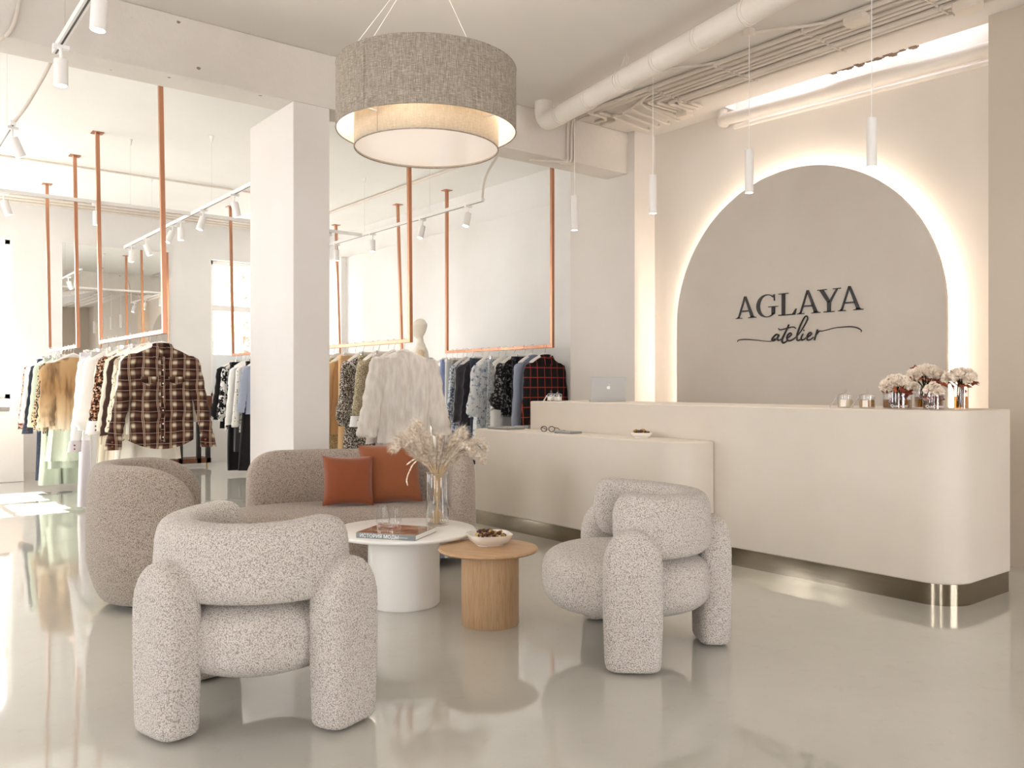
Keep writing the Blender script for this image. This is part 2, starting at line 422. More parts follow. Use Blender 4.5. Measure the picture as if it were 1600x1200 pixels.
# windows
FW = 1
def window(n, axis, at, a0, a1, z0, z1, out, mull, trans, frost=None):
    r = thing('window_%d' % n, 'white framed window', 'window', ((a0+a1)/2, at, z0) if axis == 'x' else (at, (a0+a1)/2, z0), 0 if axis == 'x' else PI/2)
    del r['category']; r['kind'] = 'structure'
    w, h = (a1-a0)/2, z1-z0
    sg = 1 if axis == 'x' else -1
    d0, d1 = sorted((sg*out*.10, sg*out*.17))
    g = G(); f = .07
    g.box(-w, -w+f, d0, d1, 0, h).box(w-f, w, d0, d1, 0, h).box(-w, w, d0, d1, 0, f).box(-w, w, d0, d1, h-f, h)
    for t in trans: g.box(-w+.01, w-.01, d0+.006, d1-.006, t-z0-.05, t-z0+.05)
    for m in mull: g.box(m-.045, m+.045, d0+.003, d1-.003, .01, h-.01)
    g.build('window_frame', 'white_lacquer', r, smooth=False, bevel=.006)
    dm = (d0+d1)/2
    G().box(-w+.02, w-.02, dm-.004, dm+.004, .02, h-.02).build('pane', 'window_glass', r, smooth=False)
    if frost: G().box(-w+.05, w-.05, dm-.02, dm-.012, .03, frost-z0).build('lower_panel', 'frosted_panel', r, smooth=False)
    G().box(-w-.03, w+.03, min(0, sg*out*.1)-.03, max(0, sg*out*.1), -.04, 0).build('window_sill', 'white_lacquer', r, smooth=False, bevel=.005)
    # daylight portal in the opening
    L = bpy.data.lights.new('daylight', 'AREA'); L.shape = 'RECTANGLE'; L.size = 2*w; L.size_y = h
    L.cycles.is_portal = True
    o = bpy.data.objects.new('daylight', L); COL.objects.link(o)
    mid = (a0+a1)/2
    if axis == 'x' and out < 0: o.location = (mid, at-.28, z0+h/2); o.rotation_euler = (PI/2, 0, 0)
    elif axis == 'x': o.location = (mid, at+.28, z0+h/2); o.rotation_euler = (-PI/2, 0, 0)
    else: o.location = (at-.28, mid, z0+h/2); o.rotation_euler = (PI/2, 0, -PI/2)
    return r
n = 1
for i, (a, b, z, t) in enumerate(back_holes):
    window(n, 'x', Y1, a, b, z, t, 1, [.45] if i == 2 else [0], [2.52 if i != 2 else 2.5], 1.74 if i == 2 else None); n += 1
for (a, b, z, t) in front_holes:
    window(n, 'x', Y0, a, b, z, t, -1, [0], [2.5]); n += 1
for (a, b, z, t) in left_holes:
    window(n, 'y', X0, a, b, z, t, 1, [0], [2.5]); n += 1
# outside
struct(G().box(-14, 16, Y1+.3, 40, -.2, -.1).build('ground', 'asphalt', smooth=False), 'pale street outside the window')
bd = thing('apartment_building', 'pale apartment building seen through the far window', 'building', (9.5, 34, -.1))
G().box(-7, 7, 0, 6, 0, 9).build('wall', 'facade', bd, smooth=False)
for zz in (2.2, 5.0, 7.6):
    for xx in range(-6, 7, 2):
        G().box(xx-.5, xx+.5, -.06, 0, zz-.6, zz+.6).build('window', 'facade_window', bd, smooth=False)
    G().box(-3.6, 3.6, -.9, 0, zz-1.05, zz-.95).box(-3.6, 3.6, -.9, -.85, zz-.95, zz-.2).build('balcony', 'facade', bd, smooth=False)
def tree(x, y, h, seed, label):
    t = thing('tree', label, 'tree', (x, y, -.1)); r = random.Random(seed)
    G().tube([(0, 0, 0), (.05, 0, h*.5), (0, .1, h*.75)], [.14, .1, .05]).build('trunk', 'dark_wood', t)
    g = G()
    for i in range(900):
        d = Vector((r.gauss(0, 1), r.gauss(0, 1), r.gauss(0, 1))).normalized()*(r.random()**.4)*h*.33
        p = Vector((0, 0, h*.72))+d; a = Vector((r.gauss(0,1), r.gauss(0,1), r.gauss(0,1))).normalized()*.12; b = a.orthogonal().normalized()*.08
        g.add([p-a, p+b, p+a, p-b], [(0, 1, 2, 3)])
    o = g.build('foliage', 'foliage', t, smooth=False); return t
tree(6.6, 20, 4.6, 1, 'yellowish tree outside the left half of the far window')
tree(9.0, 24, 6.0, 2, 'taller green tree outside beside the pale building')

# ------------------------------------------------------------------ arch panel, sign
AY, AR, AS, AX = 4.275, 1.31, 1.82, 6.455
arc = [(AY+AR, 0)]+[(AY+AR*math.cos(t*PI/72), AS+AR*math.sin(t*PI/72)) for t in range(73)]+[(AY-AR, 0)]
ap = thing('arch_panel', 'large rounded arch wall panel with a warm backlit edge', 'wall panel', (AX, AY, 0))
G().add([(0, y-AY, z) for y, z in arc]+[(.03, y-AY, z) for y, z in arc],
        [tuple(range(len(arc))), tuple(reversed(range(len(arc), 2*len(arc))))]+[(i, len(arc)+i, len(arc)+i+1, i+1) for i in range(len(arc)-1)]+[(len(arc)-1, 2*len(arc)-1, len(arc), 0)]
        ).build('panel', 'arch_paint', ap, ang=30)
R2 = AR-.05
pts = [(.055, R2, .6)]+[(.055, R2, .6+.2*i) for i in range(1, 6)]+[(.055, R2*math.cos(t*PI/48), AS+R2*math.sin(t*PI/48)) for t in range(49)]+[(.055, -R2, 1.6-.2*i) for i in range(6)]
G().tube(pts, .012, 6).build('light_strip', 'led_strip', ap)
def on_panel(px, py):
    k = (px-800)/1320; a = (AX-.012)/(SY+k*CY)
    return (a*CY-k*a*SY, HCAM+(602-py)/1320*a)
sg = thing('wall_sign', 'black raised lettering AGLAYA atelier on the arch panel', 'sign', (AX, AY, AS))
def A_():
    return [[(.335,1.03),(.40,1.03),(.715,.02),(.60,.02)], [(.335,1.03),(.375,.98),(.135,.02),(.085,.02)],
            [(.20,.37),(.56,.37),(.56,.31),(.18,.31)], [(0,0),(.24,0),(.24,.035),(0,.035)], [(.50,0),(.80,0),(.80,.035),(.50,.035)],
            [(.04,.03),(.17,.03),(.13,.09),(.10,.09)], [(.56,.03),(.76,.03),(.71,.08),(.6,.1)]]
def L_():
    return [[(.13,0),(.25,0),(.25,1),(.13,1)], [(0,.965),(.38,.965),(.38,1),(0,1)], [(0,0),(.64,0),(.64,.045),(0,.045)],
            [(.52,0),(.64,0),(.70,.27),(.665,.27)]]
def Y_():
    return [[(.05,.97),(.19,.97),(.44,.45),(.33,.42)], [(.64,.97),(.70,.97),(.45,.42),(.39,.45)], [(.33,0),(.45,0),(.45,.48),(.33,.48)],
            [(-.02,.965),(.30,.965),(.30,1),(-.02,1)], [(.53,.965),(.80,.965),(.80,1),(.53,1)], [(.20,0),(.58,0),(.58,.035),(.20,.035)]]
def G_():
    out = []
    for i in range(40):
        a0 = math.radians(48+i*(318-48)/40); a1 = math.radians(48+(i+1)*(318-48)/40)
        f = lambda a, o: (.38+.38*math.cos(a), .5+.53*math.sin(a)) if o else (.405+.285*math.cos(a), .5+.485*math.sin(a))
        out.append([f(a0, 1), f(a1, 1), f(a1, 0), f(a0, 0)])
    out += [[(.62,.97),(.66,1.0),(.67,.70),(.645,.70)], [(.56,.05),(.67,.12),(.67,.44),(.56,.44)], [(.44,.42),(.78,.42),(.78,.46),(.44,.46)]]
    return out
for px0, px1, fn, w in ((180, 375, A_, .8), (378, 583, G_, .78), (590, 763, L_, .7), (770, 990, A_, .8), (965, 1188, Y_, .82), (1163, 1403, A_, .8)):
    ya = on_panel(1120+px0/6.154, 480)[0]; yb = on_panel(1120+px1/6.154, 480)[0]
    g = G()
    for poly in fn():
        P = [(ya+(yb-ya)*(x+(.02 if fn is Y_ else 0))/w, 1.852+.195*z) for x, z in poly]
        m = len(P)
        g.add([(-.012, y-AY, z-AS) for y, z in P]+[(-.001, y-AY, z-AS) for y, z in P], [tuple(range(m)), tuple(reversed(range(m, 2*m)))]+[(i, (i+1) % m, m+(i+1) % m, m+i) for i in range(m)])
    g.build('letter', 'black_letter', sg, smooth=False)
strokes = [([(197,703),(202,688),(240,680),(290,679),(360,684),(430,692),(500,698),(530,692),(552,672)], [4,5,6,6,5,4,4,5,6]),
 ([(592,640),(572,630),(545,650),(526,678),(536,693),(562,680),(592,642)], [8]*7), ([(594,632),(580,662),(584,686),(600,684),(628,665)], [8,9,8,6,5]),
 ([(690,535),(668,585),(638,645),(622,688),(634,712),(656,704),(682,682)], [9,9,10,10,9,7,5]), ([(590,572),(600,586),(640,580),(690,566),(735,560),(757,574)], [5,6,6,6,6,5]),
 ([(664,670),(692,655),(713,632),(705,617),(684,630),(669,660),(676,685),(702,690),(736,672),(762,650)], [6,7,7,7,8,9,9,8,6,5]),
 ([(738,672),(790,620),(838,545),(868,482),(862,456),(842,462),(815,510),(785,578),(766,640),(766,678),(784,688),(812,666)], [5,6,7,7,7,7,8,9,9,9,8,5]),
 ([(826,625),(808,660),(813,684),(830,681),(856,660)], [8,9,8,6,5]), ([(831,594),(835,588)], [8,7]),
 ([(848,668),(880,650),(905,626),(900,612),(880,622),(862,655),(868,683),(892,682),(928,655)], [6,7,7,7,8,9,9,7,5]),
 ([(966,583),(950,630),(934,686)], [8,9,9]), ([(940,655),(960,622),(984,598),(1005,599),(1060,586),(1130,568),(1200,560),(1280,556),(1340,565),(1378,584),(1388,598),(1382,608)], [6,7,6,4,4,4,5,6,6,5,4,4])]
g = G()
for pts, ws in strokes:
    P = []
    for (cx, cy) in pts:
        y, z = on_panel(1120+cx/6.154, 420+cy/6.154); P.append((-.007, y-AY, z-AS))
    Q = crom(P, 5); R = []
    for i in range(len(Q)):
        t = i/(len(Q)-1)*(len(ws)-1); j = min(int(t), len(ws)-2); R.append((ws[j]*(1-t+j)+ws[j+1]*(t-j))*.00088)
    g.tube(Q, R, 8)
g.build('script_word', 'black_letter', sg)

# ------------------------------------------------------------------ counters
def rpoly(pts):
    """pts: (x, y, radius) counter-clockwise"""
    out = []; n = len(pts)
    for i in range(n):
        x, y, r = pts[i]; p = Vector((x, y)); a = Vector(pts[i-1][:2]); b = Vector(pts[(i+1) % n][:2])
        if r <= 0: out.append((x, y)); continue
        u = (a-p).normalized(); v = (b-p).normalized(); c = p+(u+v)*r
        a0 = math.atan2(-v.y, -v.x); a1 = math.atan2(-u.y, -u.x)
        s = p+u*r; e = p+v*r
        aa = math.atan2(s.y-c.y, s.x-c.x); bb = math.atan2(e.y-c.y, e.x-c.x)
        d = (bb-aa+PI) % (2*PI)-PI
        for k in range(13): out.append((c.x+r*math.cos(aa+d*k/12), c.y+r*math.sin(aa+d*k/12)))
    return out
tc = thing('reception_counter', 'tall cream plaster reception counter with rounded corner and steel kickplate', 'counter', (5.1, 4.0, 0))
def off(P, o): return [(x-o[0], y-o[1]) for x, y in P]
Pt = off(rpoly([(4.79, 2.15, .2), (5.5, 2.15, .01), (5.5, 5.86, .02), (4.79, 5.86, .03)]), (5.1, 4.0))
G().prism(Pt, .12, 1.098).build('body', 'counter_plaster', tc, bevel=.014, seg=3)
Pk = off(rpoly([(4.795, 2.155, .195), (5.495, 2.155, .01), (5.495, 5.85, .02), (4.795, 5.85, .03)]), (5.1, 4.0))
G().prism(Pk, 0, .121).build('kickplate', 'steel', tc)
lc = thing('display_counter', 'lower cream plaster counter with steel kickplate in front of the tall one', 'counter', (4.6, 5.0, 0))
Pl = off(rpoly([(4.43, 3.80, .22), (4.788, 3.80, 0), (4.788, 5.865, 0), (5.35, 5.865, 0), (5.35, 6.22, .02), (4.43, 6.22, .05)]), (4.6, 5.0))
G().prism(Pl, .12, .85).build('body', 'counter_plaster', lc, bevel=.012, seg=3)
Pk = off(rpoly([(4.435, 3.805, .215), (4.787, 3.805, 0), (4.787, 5.866, 0), (5.345, 5.866, 0), (5.345, 6.215, .02), (4.435, 6.215, .05)]), (4.6, 5.0))
G().prism(Pk, 0, .121).build('kickplate', 'steel', lc)

# ------------------------------------------------------------------ boucle seating
def sweep_wall(path, thick, zlo, zhi, nsec=28, ex=3.2, endr=.12, lean=0.0, endp=2.2, hend=1.0, dens=None):
    """soft upholstered band along a path; zlo/zhi/thick are functions of t in 0..1"""
    path = [Vector((p[0], p[1], 0)) for p in path]; n = len(path)
    L = [0]
    for i in range(1, n): L.append(L[-1]+(path[i]-path[i-1]).length)
    g = G(); rings = []
    for i in range(n):
        t = L[i]/L[-1]; d = min(L[i], L[-1]-L[i])
        e = 1 if d >= endr else max(0.0, 1-(1-d/endr)**endp)**(1/endp)
        e = max(e, .02)
        tg = (path[min(i+1, n-1)]-path[max(i-1, 0)]).normalized(); nr = Vector((tg.y, -tg.x, 0))
        zc = (zlo(t)+zhi(t))/2; hh = (zhi(t)-zlo(t))/2*(1-hend*(1-e)); th = thick(t)/2*(.15+.85*e if hend < 1 else e)
        ring = []
        for k in range(nsec):
            a = 2*PI*k/nsec; ca, sa = spow(math.cos(a), 2/ex), spow(math.sin(a), 2/ex)
            z = zc+hh*sa
            ring.append(path[i]+nr*(th*ca+lean*(z-zc)/max(hh, .01)*.5)+Vector((0, 0, z)))
        rings.append(ring)
    vs = [p for r in rings for p in r]
    fs = [(j*nsec+i, j*nsec+(i+1) % nsec, (j+1)*nsec+(i+1) % nsec, (j+1)*nsec+i) for j in range(n-1) for i in range(nsec)]
    fs += [tuple(reversed(range(nsec))), tuple(range((n-1)*nsec, n*nsec))]
    g.add(vs, fs)
    # consistent outward normals are not needed for closed diffuse shells
    return g
def refine_ends(path, k=10, d=.14):
    """denser samples near both ends"""
    P = [Vector((p[0], p[1], 0)) for p in path]; L = [0]
    for i in range(1, len(P)): L.append(L[-1]+(P[i]-P[i-1]).length)
    T = L[-1]
    s = [d*(1-math.cos(i/k*PI/2)) for i in range(k)]
    m = 40; s = s+[d+(T-2*d)*i/m for i in range(m+1)]+[T-x for x in reversed(s)]
    out = []
    for q in s:
        j = 0
        while j < len(L)-2 and L[j+1] < q: j += 1
        f = (q-L[j])/max(1e-9, L[j+1]-L[j]); out.append(P[j].lerp(P[j+1], max(0, min(1, f))))
    return out
def soft_disc(a, b, z0, z1, ex=2.6, pe=2.2, n=56, m=22, dome=0):
    g = G(); zc, hh = (z0+z1)/2, (z1-z0)/2
    def fn(u, v):
        ph = -PI/2+PI*v; c = max(0, math.cos(ph))**(2/ex); s = spow(math.sin(ph), 2/ex)
        t = 2*PI*u; x = spow(math.cos(t), 2/pe); y = spow(math.sin(t), 2/pe)
        return (a*c*x, b*c*y, zc+hh*s+dome*(1-c*c)*(1 if s > 0 else 0))
    g.grid(fn, n, m, True, True, True); return g
def chair_leg(w, t, h, cx, cy, ang):
    g = G(); nz = 40
    def fn(u, v):
        z = h*(1-math.cos(v*PI))/2
        zz = .018+(h-.018)*v if v > 0 else .018
        z = .003+(h-.003)*(v**.8 if v < 1 else 1)
        dome = .19
        s = 1.0
        if z > h-dome: s = math.sqrt(max(0, 1-((z-(h-dome))/dome)**2.2))
        s2 = max(s, .0)
        taper = .94+.06*smooth(0, .30, z)
        foot = 1 if z > .03 else (.93+.07*z/.03)
        a = 2*PI*u
        x = w/2*taper*foot*s2*spow(math.cos(a), 2/4.2); y = t/2*taper*foot*max(s, 0)**.6*spow(math.sin(a), 2/3.4)
        ca, sa = math.cos(ang), math.sin(ang)
        return (cx+x*ca-y*sa, cy+x*sa+y*ca, z)
    g.grid(fn, 56, nz, True, True, True); return g
vt = bpy.data.textures.new('nap', 'VORONOI'); vt.noise_scale = .010; vt.noise_intensity = 1.0
def nap(o, lv=2, st=.0035):
    m = o.modifiers.new('sub', 'SUBSURF'); m.levels = 0; m.render_levels = lv
    d = o.modifiers.new('nap', 'DISPLACE'); d.texture = vt; d.strength = -st; d.mid_level = .5; d.texture_coords = 'LOCAL'; d.show_viewport = False
    return o
def armchair(label, loc, rotz, mat):
    r = thing('armchair', label, 'armchair', loc, rotz, 'three legged armchairs around the coffee tables')
    nap(soft_disc(.405, .385, .175, .485, 3.2, 2.6, n=80, m=34).build('seat', mat, r, ang=80))
    R = .335
    path = [(.105-.0175*i, -R) for i in range(6)]+[(R*math.cos(a), R*math.sin(a)) for a in [-PI/2-PI*i/36 for i in range(37)]]+[(.0175*i, R) for i in range(1, 7)]
    path = [(p[0]-.0, p[1]) for p in path]
    zh = lambda t: .752+.028*(abs(2*t-1)**3)
    nap(sweep_wall(refine_ends(path, 10, .13), lambda t: .175, lambda t: .472+.0*t, zh, 56, 3.6, .11, .015, 2.6).build('backrest', mat, r, ang=80))
    nap(chair_leg(.265, .165, .63, -.435, 0, PI/2).build('leg', mat, r, ang=80))
    for s in (-1, 1):
        nap(chair_leg(.265, .165, .63, .03, s*.43, s*(-.10)).build('leg', mat, r, ang=80))
    r.scale = (.975, .975, .985)
    for (fx, fy) in ((-.435, 0), (.03, -.43), (.03, .43)):
        G().lathe([(.03, 0), (.03, .014)], (fx, fy, 0), 16).build('foot_glide', 'black_metal', r)
    return r
pA = W(-.970, 3.335); dA = W(.60, .80)
armchair('pale boucle armchair seen from behind, nearest the camera at left', pA, math.atan2(dA.y, dA.x), 'boucle_light')
pB = W(.54, 4.08); dB = W(-1, -.03)
armchair('pale boucle armchair facing left in front of the counter', pB, math.atan2(dB.y, dB.x), 'boucle_light')
# tub chair
pT = W(-2.03, 4.93); dT = W(.93, .37)
tb = thing('tub_chair', 'rounded taupe boucle tub chair with full height shell at the far left', 'armchair', pT, math.atan2(dT.y, dT.x))
R = .315
path = [(.16-.025*i, -R-.02) for i in range(7)]+[(R*math.cos(a)*1.0, (R+.02)*math.sin(a)) for a in [-PI/2-PI*i/36 for i in range(37)]]+[(.03*i-.0, R+.02) for i in range(1, 8)]
g = sweep_wall(refine_ends(path, 14, .3), lambda t: .19, lambda t: .03, lambda t: .80, 40, 3.6, .36, .0, 2.3, .66)
g.v = [(x*(1-.10*(1-smooth(0, .3, z))), y*(1-.10*(1-smooth(0, .3, z))), z) for x, y, z in g.v]
g.build('shell', 'boucle_taupe', tb, ang=80)
soft_disc(.33, .31, .10, .43, 3, 2.6).xf(Matrix.Translation((.0, 0, 0))).build('seat', 'boucle_taupe', tb, ang=80)
G().lathe([(.24, 0), (.24, .06)], (0.0, 0, 0), 32).build('plinth', 'black_metal', tb)
# sofa
pS = W(-1.17, 5.84); dS = W(.974, .225)
sf = thing('sofa', 'curved taupe boucle sofa in front of the column', 'sofa', pS, math.atan2(dS.y, dS.x))
soft_disc(.90, .40, .05, .415, 4.2, 2.8, n=80).build('seat', 'boucle_grey', sf, ang=80)
path = []
for i in range(61):
    a = math.radians(-28+ (136+28)*i/60)
    path.append((.83*spow(math.cos(a), 2/2.8), .36*spow(math.sin(a), 2/2.8)))
g = sweep_wall(refine_ends(path, 14, .25), lambda t: .19, lambda t: .04, lambda t: .775, 36, 3.6, .25, .0, 2.4, .6)
g.build('backrest', 'boucle_grey', sf, ang=80)
G().prism([(.68*math.cos(2*PI*i/40), .27*math.sin(2*PI*i/40)) for i in range(40)], 0, .07).build('plinth', 'black_metal', sf)
# cushions
def cushion(label, loc, rotz, s, mat, tilt, roll=0, th=.13):
    g = G(); n = 23
    for sd in (1, -1):
        def fn(u, v):
            x, y = 2*u-1, 2*v-1
            px = x*(1-.07*(1-y*y)**1)*s/2*(1+.0); pz = y*(1-.07*(1-x*x))*s/2
            b = ((1-x*x)*(1-y*y))**.42
            return (px, sd*th/2*b*(1+.06*mnoise.noise(Vector((x*2, y*2, sd*3+s*9)))), pz)
        g.grid(fn, n, n, False)
    o = g.build('cushion', mat)
    o.rotation_euler = (tilt, roll, rotz); o.location = loc
    return tag(o, label, 'cushion')
rz = math.atan2(dS.y, dS.x)
c1 = W(-1.02, 5.74, .415+.165); c2 = W(-.805, 5.93, .415+.212)
cushion('smaller rust orange velvet cushion leaning left on the sofa', W(-1.125, 5.80, .415+.172), rz+.05, .345, 'rust_velvet_deep', -.28, .02)
cushion('larger rust brown cushion behind, beside the pampas vase', W(-.86, 5.97, .415+.205), rz-.04, .43, 'rust_velvet', -.22, -.05, .15)

# ------------------------------------------------------------------ tables
wt = thing('coffee_table', 'round white lacquered pedestal coffee table', 'table', W(-.615, 4.81), .3)
G().lathe([(.0, .385), (.20, .386), (.36, .394), (.40, .403), (.409, .412), (.407, .420), (.40, .423), (.2, .4235), (0.0, .4235)], n=96).build('tabletop', 'white_lacquer', wt, ang=60)
G().lathe([(.196, 0), (.196, .006), (.203, .008), (.203, .39)], n=72).build('pedestal', 'white_lacquer', wt, ang=50)
ot = thing('side_table', 'low round oak side table with cylindrical pedestal', 'table', W(-.125, 4.44), .5)
G().lathe([(.0, .358), (.15, .359), (.23, .366), (.258, .374), (.264, .381), (.26, .388), (.25, .39), (0.0, .39)], n=80).build('tabletop', 'oak_top', ot, ang=60)
g = G(); nn = 22
G().lathe([(.148, 0), (.150, .002), (.150, .362)], c=(-.02, -.02, 0), n=66).build('pedestal', 'oak', ot, ang=60)
# book
bk = thing('book', 'thick grey spined fashion history book lying on the white table', 'book', W(-.63, 4.62, .4235), -YAW+.0)
# spine corners on the table (right, ahead): left (-.83,4.53) right (-.494,4.42)
b0 = W(-.835, 4.53, .4235); bdir = (W(-.494, 4.425)-W(-.835, 4.53)).normalized()
bk.location = b0; bk.rotation_euler = (0, 0, math.atan2(bdir.y, bdir.x))
BL, BD, BT = .345, .285, .029
G().box(0, BL, 0, BD, 0, .003).box(0, BL, 0, BD, BT-.003, BT-.0004).build('cover', 'book_spine', bk, smooth=False, bevel=.0008)
G().box(.001, BL-.001, .002, BD-.001, BT-.0004, BT+.0004).build('front_cover_print', 'book_cover', bk, smooth=False)
G().box(.003, BL-.003, .004, BD-.004, .003, BT-.003).build('pages', 'book_pages', bk, smooth=False)
G().box(0, BL, -.004, .003, 0, BT).build('spine', 'book_spine', bk, smooth=False, bevel=.002)
def text_mesh(txt, size, mat, parent, M, ext=.0006, name='lettering', bold=0.0, space=1.0):
    cu = bpy.data.curves.new('txt', 'FONT'); cu.body = txt; cu.size = size; cu.extrude = ext; cu.offset = bold; cu.space_character = space
    t = bpy.data.objects.new('txt', cu); COL.objects.link(t); bpy.context.view_layer.update()
    me = bpy.data.meshes.new_from_object(t.evaluated_get(bpy.context.evaluated_depsgraph_get()))
    bpy.data.objects.remove(t); me.transform(M); me.name = name
    me.materials.clear(); me.materials.append(MT[mat])
    o = bpy.data.objects.new(name, me); COL.objects.link(o); o.parent = parent; return o
text_mesh('ИСТОРИЯ МОДЫ', .0265, 'print_white', bk, Matrix.Translation((.022, -.0044, .0055)) @ Matrix.Rotation(PI/2, 4, 'X'), .0004, space=1.02)
text_mesh('история моды', .008, 'print_white', bk, Matrix.Translation((.245, -.0044, .0105)) @ Matrix.Rotation(PI/2, 4, 'X'), .0003, name='small_lettering')
g = G()
for i, (a, b, c) in enumerate(((.10, .14, .03), (.13, .17, .022), (.24, .12, .02), (.26, .15, .026), (.22, .09, .018))):
    g.add([(a+c*1.3*math.cos(t*PI/10), b+c*math.sin(t*PI/10)*(1+.3*math.sin(3*t)), BT+.0006) for t in range(20)], [tuple(range(20))])
g.build('cover_figure', 'ink_brown', bk, smooth=False)
# tumblers
def tumbler(label, loc):
    r = thing('drinking_glass', label, 'glass', loc, 0, 'empty tumblers on the white table')
    G().lathe([(0, .002), (.028, .002), (.034, .010), (.0385, .030), (.036, .06), (.030, .112), (.0288, .112), (.0345, .06), (.037, .031), (.032, .013), (.0, .010)], n=40, cap0=False, cap1=False).build('bowl', 'clear_glass', r, ang=60)
    G().lathe([(.0288, .1115), (.0288, .1128), (.0302, .1128), (.0302, .1115)], n=40, cap0=False, cap1=False).build('rim', 'glass_edge', r)
    return r
tumbler('left of the two clear tumblers behind the book', W(-.752, 4.92, .4235))
tumbler('right of the two clear tumblers behind the book', W(-.672, 4.86, .4235))
# vase and pampas
vp = W(-.437, 4.94, .4235)
vs_ = thing('glass_vase', 'tall clear cylinder vase holding dried pampas grass', 'vase', vp)
G().lathe([(0, .001), (.064, .001), (.066, .004), (.066, .302), (.065, .304), (.063, .302), (.063, .012), (0, .010)], n=48, cap0=False, cap1=False).build('body', 'clear_glass', vs_, ang=50)
G().lathe([(.0628, .301), (.0628, .305), (.0662, .305), (.0662, .301)], n=48, cap0=False, cap1=False).build('rim', 'glass_edge', vs_)
pr = random.Random(11)
tips = []
for i in range(10): tips.append((-.20+.024*i+pr.uniform(-.03, .03), pr.uniform(-.1, .1), .44+.08*math.sin(i*.35)+pr.uniform(-.05, .04)))
for i in range(8): tips.append((.06+.022*i+pr.uniform(-.01, .01), pr.uniform(-.09, .09), .46+.03*math.sin(i)+pr.uniform(-.05, .04)))
for i, (tx, ty, tz) in enumerate(tips):
    ax = -tx*.16+pr.uniform(-.02, .02); ay = -ty*.3+pr.uniform(-.02, .02)
    b = Vector((ax*1.0, ay, .012))
    nx = tx*.25; ny = ty*.4
    # local axes: x = camera right in the room frame
    path = crom([b, Vector((nx*.2, ny*.2, .14)), Vector((nx*.62, ny*.6, .30)), Vector((tx*.62, ty*.7, .40)), Vector((tx, ty, tz)), Vector((tx*1.28, ty*1.3, tz+.045-.35*abs(tx)))], 6)
    o = G().tube(path[:-4], [.0022]*len(path[:-4]), 5).build('pampas_frond', 'stalk', None)
    o.location = vp; o.rotation_euler = (0, 0, -YAW)
    tag(o, 'dried beige pampas stem standing in the tall clear glass vase', 'dried flower', 'pampas stems in the glass vase')
    g = G(); m = len(path); s0 = int(m*.46)
    for q in range(950):
        t = pr.random()**.8; f = s0+t*(m-1-s0); j = min(int(f), m-2); p = path[j].lerp(path[j+1], f-j)
        d = (path[j+1]-path[j]).normalized()
        ln = .095*math.sin(PI*(.12+.8*t))*pr.uniform(.6, 1.15)
        rv = Vector((pr.gauss(0, 1), pr.gauss(0, 1), pr.gauss(0, 1))); rv = (rv-d*rv.dot(d)).normalized()
        e1 = p+d*ln*.45+rv*ln*.28; e2 = p+d*ln*1.05+rv*ln*.42-Vector((0, 0, ln*.10))
        w = d.cross(rv)*.0008
        g.add([p-w, p+w, e1+w*.9, e1-w*.9, e2], [(0, 1, 2, 3), (3, 2, 4)])
    g.build('plume', 'pampas', o, smooth=False)
# a thin drooping pair of sprigs
for k_, P in enumerate(([(.0, .02, .30), (-.08, .0, .375), (-.13, -.03, .385), (-.175, -.05, .355)], [(.0, .0, .30), (-.09, -.02, .375), (-.135, -.04, .36), (-.17, -.06, .28), (-.165, -.06, .235)])):
    o = G().tube(crom([(0, 0, .05)]+P, 5), .0014, 5).build('pampas_spray', 'stalk', None)
    o.location = vp; o.rotation_euler = (0, 0, -YAW)
    tag(o, ('thin bare pale grass sprig sticking out left from the vase', 'thin pale grass sprig drooping down over the rust cushion')[k_], 'dried flower')
    C = crom([(0, 0, .05)]+P, 5); h_ = C[len(C)//2:]
    G().tube(h_, [.0045]*(len(h_)-1)+[.001], 6).build('seed_head', 'pampas', o)
# bowls with sweets
def bowl(label, loc, R, H, ncand, cgroup, clabel, seed, rotz=0):
    r = thing('bowl', label, 'bowl', loc, rotz)
    lob = lambda a: 1+.07*math.cos(4*a)
    G().lathe([(0, .004), (R*.55, .004), (R*.57, 0), (R*.62, 0), (R*.63, .006), (R*.85, H*.35), (R*.97, H*.8), (R, H), (R*.965, H), (R*.92, H*.75), (R*.8, H*.35), (R*.55, .012), (0, .010)], n=72, cap0=False, cap1=False, lob=lob).build('body', 'ceramic', r, ang=50)
    q = random.Random(seed)
    for i in range(ncand):
        a = q.uniform(0, 2*PI); rr = R*.62*math.sqrt(q.random()); z = H*.80+q.uniform(0, .03)*(1-rr/R)+.004
        g = G().box(-.014, .014, -.011, .011, -.006, .006)
        o = g.build('sweet', 'chocolate', None, smooth=False, bevel=.002)
        o.location = Vector(loc)+Vector((rr*math.cos(a), rr*math.sin(a), z)); o.rotation_euler = (q.uniform(-.6, .6), q.uniform(-.6, .6), q.uniform(0, 3))
        tag(o, clabel, 'sweet', cgroup)
        if i % 2: G().box(-.0145, -.002, -.0116, .0116, -.0066, .0066).build('gold_wrapper', 'candy_gold', o, smooth=False)
    G().lathe([(0, .012), (R*.55, .014), (R*.78, H*.5), (R*.5, H*.62), (0, H*.68)], n=24, cap0=False, cap1=False).build('paper_lining', 'book_pages', r) if 0 else None
    return r
bowl('white lobed ceramic bowl of chocolates on the oak table', W(-.12, 4.52, .39), .125, .058, 26, 'chocolates in the bowl on the oak table', 'small dark chocolate sweet in the bowl on the oak table', 3, .4)
bowl('small white bowl of sweets on the low counter', (4.63, 4.35, .85), .088, .04, 14, 'sweets in the bowl on the low counter', 'small wrapped sweet in the bowl on the low counter', 5)
